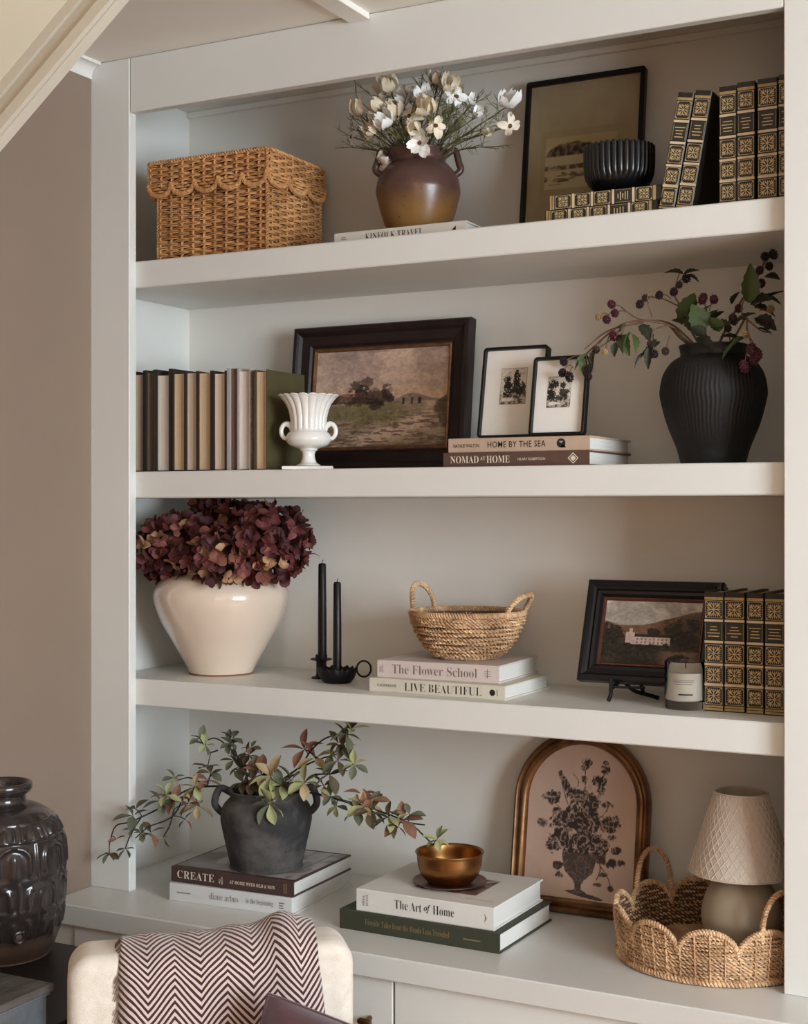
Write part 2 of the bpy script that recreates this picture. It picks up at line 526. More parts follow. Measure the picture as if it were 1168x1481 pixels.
# gilt-spined library volumes -------------------------------------------------
LEATHER = M('dark_olive_leather', (40, 32, 22), 0.42, 0.18, 25, 0.2, 160)
GCREAM = M('spine_band_cream', (224, 200, 166), 0.5, 0.1, 40)
GBAND = M('spine_gilt_band', (192, 162, 106), 0.4, 0.2, 60, metal=0.1)
GTITLE = M('title_panel_green', (50, 46, 32), 0.5, 0.1, 30)
GINK = M('gilt_tooling', (214, 188, 138), 0.42, 0.12, 60, metal=0.1)
def ornament_mesh(h, w):
    """tooled square: border lines and an eight-pointed leafy star, lying in local X (up the spine) / Z (across)"""
    m = MB()
    def quad(pts):
        m.add([(a, -0.0004, b) for a, b in pts], [tuple(range(len(pts)))])
    def line(a, b, c, d_, t):
        dx, dz = c - a, d_ - b; L = math.hypot(dx, dz); nx, nz = -dz / L * t / 2, dx / L * t / 2
        quad([(a + nx, b + nz), (c + nx, d_ + nz), (c - nx, d_ - nz), (a - nx, b - nz)])
    hh, hw = h / 2, w / 2
    e = 0.0006
    for (a, b, c, d_) in ((-hh, -hw, hh, -hw), (-hh, hw, hh, hw), (-hh, -hw, -hh, hw), (hh, -hw, hh, hw)):
        line(a, b, c, d_, e)
    R = min(hh, hw)
    def leaf(ang, r0, r1, wd):
        ca, sa = math.cos(ang), math.sin(ang)
        pts = [(r0, 0), (r0 + (r1 - r0) * .55, wd), (r1, 0), (r0 + (r1 - r0) * .55, -wd)]
        quad([(ca * a - sa * b, sa * a + ca * b) for a, b in pts])
    for k in range(4):
        leaf(k * PI / 2, 0.0, R * 0.90, R * 0.07)
        leaf(k * PI / 2 + PI / 4, R * 0.10, R * 1.22, R * 0.11)
        for s in (-1, 1):
            leaf(k * PI / 2 + s * 0.30, R * 0.42, R * 0.90, R * 0.065)
            leaf(k * PI / 2 + PI / 4 + s * 0.24, R * 0.55, R * 1.05, R * 0.055)
    n = 8
    quad([(R * .16 * math.cos(2 * PI * i / n), R * .16 * math.sin(2 * PI * i / n)) for i in range(n)])
    for s1 in (-1, 1):
        for s2 in (-1, 1):
            quad([(s1 * (hh - .0006), s2 * (hw - .0006)), (s1 * (hh - .0032), s2 * (hw - .0006)), (s1 * (hh - .0006), s2 * (hw - .0032))])
    me = bpy.data.meshes.new('ornament'); V = np.vstack(m.v); me.from_pydata(V.tolist(), [], m.f); me.update()
    return me
_orn = {}
T_STAND = Matrix(((0, 1, 0), (0, 0, -1), (-1, 0, 0))).to_euler()
def gilt_book(label, loc, rot, T=0.0275, L=0.195, W=0.14, words=(.8, .6, .9), group='gilt leather volumes'):
    """lying book with its head at +x; stand it up with rot (0,-90,0)"""
    t = thing('leather_book', label, 'book', loc, rot, group)
    c_cover(L, W, T).build('cover', LEATHER, t)
    page_block(L, W, T).build('pages', PAGE_TAN, t)
    key = round(T, 4)
    if key not in _orn:
        _orn[key] = ornament_mesh(0.0275, T - 0.0038)
    fr = lambda a: L * (1 - a)
    for a in (0.1455, 0.514, 0.694, 0.868):
        put('ornament', _orn[key], GINK, t, (fr(a), 0, T / 2))
    for a0, a1, mt in ((0.043, 0.066, GBAND), (0.229, 0.249, GCREAM), (0.408, 0.428, GCREAM), (0.597, 0.616, GCREAM), (0.767, 0.787, GCREAM), (0.950, 0.966, GBAND), (0.972, 0.990, GBAND)):
        MB().box(fr(a1), fr(a0), -0.0007, 0.001, 0.0006, T - 0.0006).build('spine_band', mt, t)
    tp = MB().box(fr(0.400), fr(0.257), -0.0005, 0.001, 0.0012, T - 0.0012).build('title_panel', GTITLE, t)
    n = len(words)
    for i, wd in enumerate(words):
        ww = (T - 0.009) * wd
        xx = fr(0.278 + 0.105 * (i + .5) / n)
        MB().box(xx - 0.0007, xx + 0.0007, -0.0009, -0.0004, T / 2 - ww / 2, T / 2 + ww / 2).build('title_line', GINK, tp)
    for zz in (0.0022, T - 0.0022):
        MB().box(fr(0.396), fr(0.261), -0.0008, -0.0004, zz - 0.0002, zz + 0.0002).build('title_border', GINK, tp)
    return t

# ================================================================== flat pictures: colours of the print carried on a fine grid
class VN:
    def __init__(self, seed): self.r = np.random.RandomState(seed)
    def noise(self, U, V, f):
        n = int(f) + 3
        g = self.r.rand(n * 2 + 4, n * 2 + 4)
        x, y = U * f, V * f
        i, j = np.floor(x).astype(int), np.floor(y).astype(int)
        i = np.clip(i, 0, g.shape[0] - 2); j = np.clip(j, 0, g.shape[1] - 2)
        a, b = x - i, y - j
        a = a * a * (3 - 2 * a); b = b * b * (3 - 2 * b)
        return g[i, j] * (1 - a) * (1 - b) + g[i + 1, j] * a * (1 - b) + g[i, j + 1] * (1 - a) * b + g[i + 1, j + 1] * a * b
    def fbm(self, U, V, f, o=4):
        s, a, t = 0, 1.0, 0
        for k in range(o):
            s = s + a * self.noise(U, V, f * 2 ** k); t += a; a *= 0.55
        return s / t
def sm(a, b, x):
    t = np.clip((x - a) / (b - a + 1e-9), 0, 1); return t * t * (3 - 2 * t)
def over(img, rgb, m):
    return img * (1 - m[..., None]) + np.array(rgb, float) * m[..., None]
def art_panel(name, w, h, fn, nx, ny, parent, loc=(0, 0, 0), rough=0.55, clip=None):
    """plane in local XZ facing -y, left-bottom at loc; fn(U, V) gives sRGB 0..255"""
    U, V = np.meshgrid(np.linspace(0, 1, nx), np.linspace(0, 1, ny), indexing='ij')
    img = np.clip(fn(U, V), 0, 255) / 255.0
    li = np.where(img <= 0.04045, img / 12.92, ((img + 0.055) / 1.055) ** 2.4)
    X, Z = U * w, V * h
    if clip is not None: X, Z = clip(X, Z)
    G = np.stack([X, np.zeros_like(X), Z], -1)
    m = MB().grid(G)
    me = bpy.data.meshes.new(name)
    me.from_pydata(np.vstack(m.v).tolist(), [], m.f)
    at_ = me.color_attributes.new('Col', 'FLOAT_COLOR', 'POINT')
    c4 = np.ones((nx * ny, 4)); c4[:, :3] = li.reshape(-1, 3)
    at_.data.foreach_set('color', c4.ravel())
    me.update()
    return put(name, me, colour_attribute_material('printed_picture', rough), parent, loc)

# ================================================================== picture frames
def rect_outline(w, h, r=0.0, n=6):
    def f(dn):
        a, b, c, e = dn, w - dn, dn, h - dn
        if r <= 0: return [(a, c), (b, c), (b, e), (a, e)]
        q = max(r - dn, 0.0006); out = []
        for cx, cz, a0 in ((b - q, c + q, -PI / 2), (b - q, e - q, 0), (a + q, e - q, PI / 2), (a + q, c + q, PI)):
            for k in range(n + 1):
                t = a0 + PI / 2 * k / n; out.append((cx + q * math.cos(t), cz + q * math.sin(t)))
        return out
    return f
def arch_outline(w, h, n=28):
    def f(dn):
        out = [(dn, dn), (w - dn, dn)]
        cz = h - w / 2
        for k in range(n + 1):
            t = PI * k / n; out.append((w / 2 + (w / 2 - dn) * math.cos(t), cz + (w / 2 - dn) * math.sin(t)))
        return out
    return f
def frame_mesh(outline, prof):
    """prof: (inset, y) going round the section of the moulding"""
    G = np.array([[(x, y, z) for x, z in outline(dn)] for dn, y in prof])
    m = MB(); m.grid(G, closed_u=True, closed_v=True)
    return m
def backing(outline, y, inset, y1=None):
    pts = outline(inset); n = len(pts); y1 = y1 if y1 is not None else y + 0.002
    m = MB()
    m.add([(x, y, z) for x, z in pts] + [(x, y1, z) for x, z in pts], [tuple(range(n)), tuple(range(n, 2 * n))[::-1]] + [(i, i + n, (i + 1) % n + n, (i + 1) % n) for i in range(n)])
    return m
# ================================================================== top shelf
ZS1, ZS2, ZS3 = 1.999, 1.591, 1.189
WICKER = M('willow_wicker', (214, 160, 104), 0.6, 0.2, 14, 0.25, 300, rgb2=(168, 116, 68), island=0.45)
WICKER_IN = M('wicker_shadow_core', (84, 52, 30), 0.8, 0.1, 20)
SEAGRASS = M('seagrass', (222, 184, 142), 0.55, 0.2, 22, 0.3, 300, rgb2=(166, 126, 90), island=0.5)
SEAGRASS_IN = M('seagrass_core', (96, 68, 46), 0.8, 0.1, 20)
def rrect_path(x0, x1, y0, y1, r, step):
    pts, nr = [], []
    segs = [((x0 + r, y0), (x1 - r, y0), (0, -1)), ((x1, y0 + r), (x1, y1 - r), (1, 0)), ((x1 - r, y1), (x0 + r, y1), (0, 1)), ((x0, y1 - r), (x0, y0 + r), (-1, 0))]
    cen = [(x1 - r, y0 + r, -PI / 2), (x1 - r, y1 - r, 0), (x0 + r, y1 - r, PI / 2), (x0 + r, y0 + r, PI)]
    for (a, b, n_), (cx, cy, a0) in zip(segs, cen):
        L = math.dist(a, b); k = max(2, int(L / step))
        for i in range(k):
            t = i / k; pts.append((a[0] + (b[0] - a[0]) * t, a[1] + (b[1] - a[1]) * t)); nr.append(n_)
        for i in range(4):
            t = a0 + PI / 2 * i / 4; pts.append((cx + r * math.cos(t), cy + r * math.sin(t))); nr.append((math.cos(t), math.sin(t)))
    return np.array(pts), np.array(nr)
def weave_rows(m, pts, nr, zs, pitch, amp, r, flat=1.0, k=5, taper=None):
    """weavers passing in front of and behind upright stakes, one ring per row"""
    C = np.vstack([pts, pts[:1]]); S = np.concatenate([[0], np.cumsum(np.linalg.norm(np.diff(C, axis=0), axis=1))])
    L = S[-1]; ns = int(round(L / pitch)); ns += ns % 2
    for j, z in enumerate(zs):
        s = np.linspace(0, L, ns * 6, endpoint=False)
        X = np.stack([np.interp(s, S, C[:, 0]), np.interp(s, S, C[:, 1])], 1)
        NN = np.stack([np.interp(s, S, np.append(nr[:, 0], nr[0, 0])), np.interp(s, S, np.append(nr[:, 1], nr[0, 1]))], 1)
        off = amp * np.cos(PI * s / (L / ns) + PI * j)
        zz = z + 0.0007 * np.sin(s * 71 + j * 1.7) + 0.0006 * np.sin(s * 33 + j * 2.9)
        sc = 1.0 if taper is None else taper(z)
        for dz in (-.0015, .0015):
            wz = zz + dz + .0005 * np.sin(s * 140 + j * 3 + dz * 900)
            m.tube(np.column_stack([X[:, 0] * sc + NN[:, 0] * off, X[:, 1] * sc + NN[:, 1] * off, wz]), r * .62, k, closed=True)
    return ns, L, S, C

bx = thing('wicker_box', 'square honey wicker box with a scalloped lid on the top shelf', 'basket', (0.147, 0.158, ZS1))
x0, x1, y0, y1 = 0.021 - 0.147, 0.274 - 0.147, 0.064 - 0.158, 0.256 - 0.158
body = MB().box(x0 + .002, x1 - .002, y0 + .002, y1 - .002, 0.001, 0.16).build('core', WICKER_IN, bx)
m = MB()
pts, nr = rrect_path(x0, x1, y0, y1, 0.006, 0.005)
zs = np.arange(0.004, 0.165, 0.0062)
ns, L_, S_, C_ = weave_rows(m, pts, nr, zs, 0.0255, 0.0030, 0.0026)
stuff(m.build('woven_body', WICKER, bx, smooth=True))
m = MB()
for i in range(ns):
    for off in (0,):
        s = i * L_ / ns
        p = (np.interp(s, S_, C_[:, 0]), np.interp(s, S_, C_[:, 1]))
        zz = np.linspace(0.002, 0.168, 110)
        n_ = nr[np.argmin(np.abs(S_[:-1] - s))]
        o_ = 0.0030 * np.cos(PI * (zz - 0.004) / 0.0062 + PI * i + PI)
        m.tube(np.column_stack([p[0] + n_[0] * o_, p[1] + n_[1] * o_, zz]), 0.0021, 5)
stuff(m.build('stakes', WICKER, bx, smooth=True))
m = MB()
for (cx, cy) in ((x0, y0), (x1, y0), (x1, y1), (x0, y1)):
    m2 = MB(); m2.rope([(cx, cy, 0.0), (cx, cy, 0.16)], 0.0042, 0.012); m2.build('corner_post', WICKER, bx, smooth=True)
# lid
lx0, lx1, ly0, ly1 = 0.005 - 0.147, 0.280 - 0.147, 0.055 - 0.158, 0.264 - 0.158
LZ0, LZ1 = 0.150, 0.196
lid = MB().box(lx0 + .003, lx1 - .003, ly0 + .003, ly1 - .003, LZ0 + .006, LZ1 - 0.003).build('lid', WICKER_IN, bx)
m = MB()
pts, nr = rrect_path(lx0, lx1, ly0, ly1, 0.005, 0.005)
ns, L_, S_, C_ = weave_rows(m, pts, nr, np.arange(LZ0 + .001, LZ1 - .002, 0.0062), 0.0255, 0.0030, 0.0026)
stuff(m.build('woven_lid', WICKER, lid, smooth=True))
m = MB()
for i in range(ns):
    s = i * L_ / ns
    p = (np.interp(s, S_, C_[:, 0]), np.interp(s, S_, C_[:, 1])); n_ = nr[np.argmin(np.abs(S_[:-1] - s))]
    zz = np.linspace(LZ0 - .004, LZ1, 32)
    o_ = 0.0030 * np.cos(PI * (zz - LZ0 - .001) / 0.0062 + PI * i + PI)
    m.tube(np.column_stack([p[0] + n_[0] * o_, p[1] + n_[1] * o_, zz]), 0.0021, 5)
stuff(m.build('lid_stakes', WICKER, lid, smooth=True))
m = MB(); P = np.column_stack([pts, np.full(len(pts), LZ1)]); m.rope(P, 0.0045, 0.012, closed=True)
m.build('lid_rim', WICKER, lid, smooth=True)
for (cx, cy) in ((lx0, ly0), (lx1, ly0), (lx1, ly1), (lx0, ly1)):
    MB().rope([(cx, cy, LZ0 - .008), (cx, cy, LZ1)], 0.0038, 0.012).build('lid_corner', WICKER, lid, smooth=True)
def scallops(a, b, n, fixed, axis, out):
    wd = (b - a) / n
    for i in range(n):
        c = a + wd * (i + .5); dip = 0.024; hw = wd / 2
        Q = []
        for t in np.linspace(0, PI, 26):
            u = c - hw * math.cos(t); z = LZ0 + 0.004 - dip * math.sin(t) ** 0.8
            Q.append((u, fixed + out * .002, z) if axis == 'x' else (fixed + out * .002, u, z))
        sc = MB(); sc.rope(Q, 0.0050, 0.0085, 3)
        sco = sc.build('scallop', WICKER, lid, smooth=True)
        m = MB()
        for k, dz in enumerate((0.0, 0.006, 0.012, 0.018)):
            h = hw * math.sqrt(max(0, 1 - (dz / dip) ** 2)) * 0.92
            us = np.linspace(c - h, c + h, 14); o_ = 0.0018 * np.cos((us - c) / 0.0125 * PI + k * PI) * out
            zz = np.full(14, LZ0 - dz)
            P = np.column_stack([us, fixed + o_, zz]) if axis == 'x' else np.column_stack([fixed + o_, us, zz])
            m.tube(P, 0.0027, 5)
        stuff(m.build('scallop_weave', WICKER, sco, smooth=True))
scallops(lx0, lx1, 5, ly0, 'x', -1); scallops(ly0, ly1, 3, lx1, 'y', 1)
scallops(lx0, lx1, 5, ly1, 'x', 1); scallops(ly0, ly1, 3, lx0, 'y', -1)

# white travel book and the brown jug of cosmos
bk = flat_book('white hardback lying flat under the brown flower jug', (0.402, 0.095, ZS1), 0.269, 0.20, 0.031, M('book_white_cloth', (222, 214, 202), 0.6, 0.02))
spine_text(bk, 'KINFOLK TRAVEL', 0.066, 0.0125, 0.118, 0.0125, INKB, 0.012, 1.1)
fine_print(bk, 0.015, 0.021, 0.011, (.8, 1, .7), INKG, .0035)
m = MB(); m.add([(0.238, -0.0004, 0.013), (0.250, -0.0004, 0.010), (0.250, -0.0004, 0.023)], [(0, 1, 2)]); m.build('printed_mark', INKB, bk)
MB().box(0.012, 0.26, 0.01, 0.19, 0.0311, 0.0314).build('cover_print', M('dark_cover_print', (96, 90, 86), 0.5, 0.3, 12), bk)

def jug_mat():
    g = NT('brown_glazed_stoneware')
    vec = g.coord('Object')
    sp = g.n('ShaderNodeSeparateXYZ'); g.l(vec, sp.inputs[0])
    nz = g.noise(vec, 24, 5)
    h = g.math('ADD', sp.outputs[2], g.math('MULTIPLY', g.math('SUBTRACT', nz, 0.5), 0.05))
    rp = g.n('ShaderNodeMapRange'); rp.inputs[1].default_value = 0.035; rp.inputs[2].default_value = 0.085; g.l(h, rp.inputs[0])
    c1 = g.mix(rp.outputs[0], lin((132, 94, 50)), lin((86, 60, 54)))
    sp2 = g.noise(vec, 160, 2)
    c2 = g.mix(g.math('GREATER_THAN', sp2, 0.71), c1, lin((52, 36, 28)))
    g.l(c2, g.b.inputs['Base Color'])
    g.b.inputs['Roughness'].default_value = 0.30
    g.bump(g.noise(vec, 120, 3), 0.15, 0.001)
    return g.m
JUG = jug_mat()
JC = at(604.5, 320, 0.180)
jug = thing('stoneware_jug', 'brown glazed stoneware jug with two ear handles on the top shelf', 'jug', (JC.x, JC.y, ZS1 + 0.0315))
prof = [(0.001, 0), (0.052, 0.0), (0.057, 0.004), (0.068, 0.035), (0.0775, 0.070), (0.0785, 0.085), (0.073, 0.108), (0.060, 0.125), (0.0525, 0.133), (0.0525, 0.140), (0.057, 0.150), (0.0585, 0.154), (0.055, 0.156), (0.050, 0.150), (0.048, 0.138), (0.055, 0.120), (0.06, 0.09), (0.05, 0.02), (0.001, 0.015)]
MB().lathe(prof, 64, 90).build('body', JUG, jug, smooth=True)
CR = Vector((_c, _s, 0))         # the photograph's own left-right direction on the floor plane
def ear(t, r0, z0, r1, z1, out, rad, dirv, mat, name='handle', flat=1.0):
    d_ = Vector(dirv)
    Q = catmull([d_ * (r0 - .006) + Vector((0, 0, z0)), d_ * (r0 + out * .6) + Vector((0, 0, z0 + .010)), d_ * (r0 + out) + Vector((0, 0, z0 * .62 + z1 * .38)), d_ * (r1 + out * .35) + Vector((0, 0, z1 + (z0 - z1) * .22)), d_ * (r1 - .008) + Vector((0, 0, z1 - .004))], 26)
    MB().tube(Q, rad, 10).build(name, mat, t, smooth=True)
ear(jug, 0.056, 0.148, 0.072, 0.112, 0.020, 0.0065, CR, JUG)
ear(jug, 0.056, 0.148, 0.072, 0.112, 0.020, 0.0065, -CR, JUG)

# ---- cosmos: stem, feathery foliage, petals and centre on each
PETAL = M('cosmos_petal', (246, 236, 216), 0.6, 0.06, 60, 0.2, 200, rgb2=(228, 210, 178))
PETAL_W = M('cosmos_petal_white', (250, 247, 240), 0.6, 0.04, 60, 0.2, 200)
STEMG = M('cosmos_stem', (112, 112, 70), 0.6, 0.2, 20, rgb2=(70, 62, 40))
FOLG = M('cosmos_foliage', (132, 132, 86), 0.6, 0.2, 20, rgb2=(76, 74, 46))
CENT = M('cosmos_centre', (120, 72, 36), 0.7, 0.3, 200, 0.6, 300)
def petal_mesh(L, W, curl, cup, n=7, mname='petal', notch=0.12):
    us = np.linspace(0, 1, n); G = []
    for u in us:
        wd = W / 2 * (math.sin(PI * min(1, u * 0.80 + 0.10)) ** 0.8) * (1.0 if u < .98 else .8)
        row = []
        for v in (-1, -.5, 0, .5, 1):
            x = L * u * math.cos(curl * u) - (notch * L * (1 - abs(v)) * .5 if u > .98 else 0)
            z = L * u * math.sin(curl * u) + cup * W * v * v * u + .0012 * math.sin(u * 9 + v * 4)
            row.append((x, wd * v, z))
        G.append(row)
    m = MB().grid(np.array(G))
    me = bpy.data.meshes.new(mname); me.from_pydata(np.vstack(m.v).tolist(), [], m.f)
    me.polygons.foreach_set('use_smooth', np.ones(len(me.polygons), bool)); me.update()
    return me
PET = {'open': petal_mesh(0.021, 0.019, 0.35, 0.10), 'half': petal_mesh(0.026, 0.021, 1.0, 0.18), 'cup': petal_mesh(0.028, 0.020, 1.35, 0.22), 'flop': petal_mesh(0.024, 0.018, -0.5, 0.15)}
def orient(zdir, spin=0.0):
    q = Vector(zdir).normalized().to_track_quat('Z', 'Y')
    return (q.to_matrix() @ Matrix.Rotation(spin, 3, 'Z'))
def cosmos(px, py, y, kind, face, label, npet=6, scale=1.0, white=False, bend=0.3):
    head = at(px, py, y)
    base = Vector((JC.x + 0.03 * math.copysign(1, head.x - JC.x) * min(1, abs(head.x - JC.x) / .08), JC.y + rnd.uniform(-.02, .02), ZS1 + 0.0315 + 0.118))
    t = thing('cosmos_flower', label, 'flower', base, group='white cosmos in the brown jug')
    hv = head - base
    mid = hv * 0.5 + Vector((0, 0, 0.018 * bend * 3))
    P = catmull([(0, 0, 0), mid * 0.6 + Vector((0, 0, .012)), hv * 0.82 + Vector((0, 0, .006)), hv], 18)
    MB().tube(P, np.linspace(0.0016, 0.0011, 18), 6).build('stem', STEMG, t, smooth=True)
    # thread-like foliage
    m = MB()
    for i in range(7):
        k = rnd.randint(4, 16); o = P[k]
        d0 = Vector((rnd.uniform(-1, 1), rnd.uniform(-.8, .8), rnd.uniform(0.1, 1.0))).normalized()
        Ls = rnd.uniform(.022, .045)
        Q = [np.array(o) + np.array(d0) * Ls * u + np.array([0, 0, .006 * u * u]) for u in np.linspace(0, 1, 5)]
        m.tube(Q, [.0008, .0008, .0007, .0006, .0004], 4)
        for j in (1, 2, 3, 3):
            d1 = (d0 + Vector((rnd.uniform(-1, 1), rnd.uniform(-1, 1), rnd.uniform(-.4, .8))) * .9).normalized()
            l2 = Ls * rnd.uniform(.25, .5)
            m.tube([Q[j], Q[j] + np.array(d1) * l2 * .5, Q[j] + np.array(d1) * l2], [.0006, .0006, .0003], 4)
    stuff(m.build('foliage', FOLG, t, smooth=True))
    R = orient(face)
    me = PET[kind]
    pm = PETAL_W if white else PETAL
    me = me.copy() if me.materials and me.materials[0] != pm else me
    if me.materials and me.materials[0] != pm: me.materials.clear()
    for i in range(npet):
        a = 2 * PI * i / npet + rnd.uniform(-.15, .15)
        o = put('petal', me, pm, t, hv)
        tilt = rnd.uniform(-.38, .30)
        o.rotation_euler = (R @ Matrix.Rotation(a, 3, 'Z') @ Matrix.Rotation(tilt, 3, 'Y') @ Matrix.Rotation(rnd.uniform(-.5, .5), 3, 'X')).to_euler()
        s = scale * rnd.uniform(.85, 1.15); o.scale = (s, s * rnd.uniform(.75, 1.0), s)
    c = MB().lathe([(0.0003, -0.001), (0.0035, 0.0), (0.0042, 0.0015), (0.003, 0.0035), (0.0003, 0.0042)], 12)
    c.build('centre', CENT if kind in ('open', 'flop') else STEMG, t, hv, R.to_euler(), smooth=True)
    return t
cosmos(607, 207, 0.115, 'open', (0.30, -0.95, -0.05), 'open white cosmos with a brown centre over the jug rim', 6, 1.25, True)
cosmos(565, 133, 0.15, 'cup', (-0.1, -0.5, 0.8), 'tall upright creamy cosmos at the top left of the bunch', 6, 1.2)
cosmos(522, 168, 0.14, 'cup', (-0.4, -0.2, 0.9), 'closed creamy cosmos bud left of the bunch', 5, 1.05)
cosmos(509, 198, 0.16, 'flop', (-0.6, -0.6, 0.3), 'drooping cosmos farthest left over the shelf', 5, 0.95, True)
cosmos(553, 157, 0.13, 'half', (-0.5, -0.7, 0.5), 'ruffled cream cosmos below the tall one, left', 7, 1.1)
cosmos(559, 182, 0.11, 'half', (0.1, -0.9, 0.5), 'bright white ruffled cosmos left of centre', 6, 1.15, True)
cosmos(543, 190, 0.12, 'half', (-0.6, -0.7, 0.2), 'cream cosmos beside the bright white one', 5, 1.0)
cosmos(583, 150, 0.16, 'half', (0.0, -0.6, 0.8), 'white cosmos half hidden behind the centre blooms', 6, 1.1, True)
cosmos(598, 146, 0.20, 'half', (0.2, -0.3, 0.9), 'shaded cream cosmos behind the middle of the bunch', 6, 1.15)
cosmos(612, 140, 0.14, 'half', (0.6, -0.7, 0.3), 'small white cosmos right of the middle, high', 5, .95, True)
cosmos(617, 163, 0.12, 'half', (0.4, -0.8, 0.5), 'large creamy cosmos in the middle of the bunch', 7, 1.35)
cosmos(592, 168, 0.12, 'flop', (-0.2, -0.9, 0.2), 'loose cream cosmos with hanging petals, centre', 6, 1.1)
cosmos(600, 190, 0.11, 'half', (0.2, -0.9, 0.3), 'cream cosmos just above the open brown-eyed one', 5, 1.0)
cosmos(632, 122, 0.17, 'cup', (0.0, -0.5, 0.9), 'slim cosmos bud topmost of the bunch', 4, .85)
cosmos(651, 131, 0.16, 'half', (0.7, -0.6, 0.5), 'wide cosmos at the top right of the bunch', 6, 1.15)
cosmos(690, 168, 0.17, 'half', (0.3, -0.7, 0.7), 'small white cosmos on the right-hand sprays', 6, .85, True)
cosmos(733, 154, 0.18, 'half', (0.5, -0.6, 0.6), 'cosmos on the longest spray, towards the print', 6, 1.2, True)
cosmos(737, 182, 0.17, 'flop', (0.7, -0.6, -0.2), 'hanging pale cosmos at the end of the long spray', 4, .95)
cosmos(703, 192, 0.15, 'cup', (0.6, -0.5, -0.2), 'green-white cosmos bud low on the right', 5, .75)
cosmos(552, 236, 0.135, 'flop', (-0.5, -0.7, -0.4), 'drooping white cosmos hanging over the left jug handle', 6, 1.0, True, bend=1.2)
cosmos(575, 168, 0.13, 'half', (-0.2, -0.8, 0.6), 'cream cosmos between the bright white one and the centre', 6, 1.1)
cosmos(545, 138, 0.17, 'half', (-0.4, -0.5, 0.7), 'small white cosmos left of the tall upright one', 5, 0.9, True)
cosmos(640, 128, 0.18, 'half', (0.2, -0.6, 0.8), 'white cosmos tucked under the topmost bud', 5, 0.95, True)
cosmos(660, 140, 0.15, 'flop', (0.6, -0.7, 0.1), 'loose white cosmos below the wide top right one', 5, 1.0, True)
cosmos(680, 152, 0.19, 'cup', (0.2, -0.4, 0.9), 'pale bud behind the right-hand sprays', 4, 0.8, True)
cosmos(630, 182, 0.11, 'flop', (0.5, -0.8, 0.2), 'loose cream cosmos right of the brown-eyed one', 5, 0.95)
cosmos(528, 186, 0.13, 'flop', (-0.5, -0.8, 0.3), 'cream cosmos with spread petals above the far left one', 5, 0.95)
def spray(px, py, y, label, nb=10):
    head = at(px, py, y); base = Vector((JC.x + (head.x - JC.x) * .12, JC.y, ZS1 + 0.0315 + 0.12))
    t = thing('foliage_spray', label, 'foliage', base, group='feathery sprays in the brown jug')
    hv = head - base
    P = catmull([(0, 0, 0), hv * 0.5 + Vector((0, 0, .015)), hv], 14)
    MB().tube(P, np.linspace(.0014, .0007, 14), 5).build('stem', STEMG, t, smooth=True)
    m = MB()
    for i in range(nb):
        k = rnd.randint(5, 13); o = P[k]; d0 = (hv.normalized() * .9 + Vector((rnd.uniform(-1, 1), rnd.uniform(-.8, .8), rnd.uniform(-.6, 1)))).normalized()
        Ls = rnd.uniform(.02, .04); Q = [np.array(o) + np.array(d0) * Ls * u for u in (0, .35, .7, 1)]
        m.tube(Q, [.0008, .0007, .0006, .0004], 4)
        for j in (1, 2):
            d1 = (d0 + Vector((rnd.uniform(-1, 1), rnd.uniform(-1, 1), rnd.uniform(-1, 1))) * .8).normalized()
            m.tube([Q[j], Q[j] + np.array(d1) * Ls * .4], [.0006, .0003], 4)
    stuff(m.build('foliage', FOLG, t, smooth=True))
spray(505, 213, 0.16, 'feathery green spray reaching far left from the jug')
spray(515, 140, 0.19, 'fine dark spray rising to the upper left of the jug', 8)
spray(608, 128, 0.18, 'fine spray between the topmost cosmos blooms', 8)
spray(712, 212, 0.14, 'low feathery spray on the right of the jug', 16)
spray(690, 145, 0.19, 'upright feathery spray on the right of the jug', 14)
spray(668, 180, 0.12, 'dense green spray right of the open cosmos', 20)
spray(528, 205, 0.12, 'dry tan spray on the left of the jug', 18)
spray(580, 200, 0.11, 'dense dark green tuft over the jug rim', 20)
spray(640, 170, 0.14, 'dense green tuft in the right of the bunch', 24)
spray(655, 160, 0.12, 'olive spray rising right of the large creamy bloom', 22)
spray(700, 185, 0.15, 'olive spray along the long right-hand stem', 18)
spray(560, 165, 0.15, 'olive tuft among the left-hand blooms', 20)

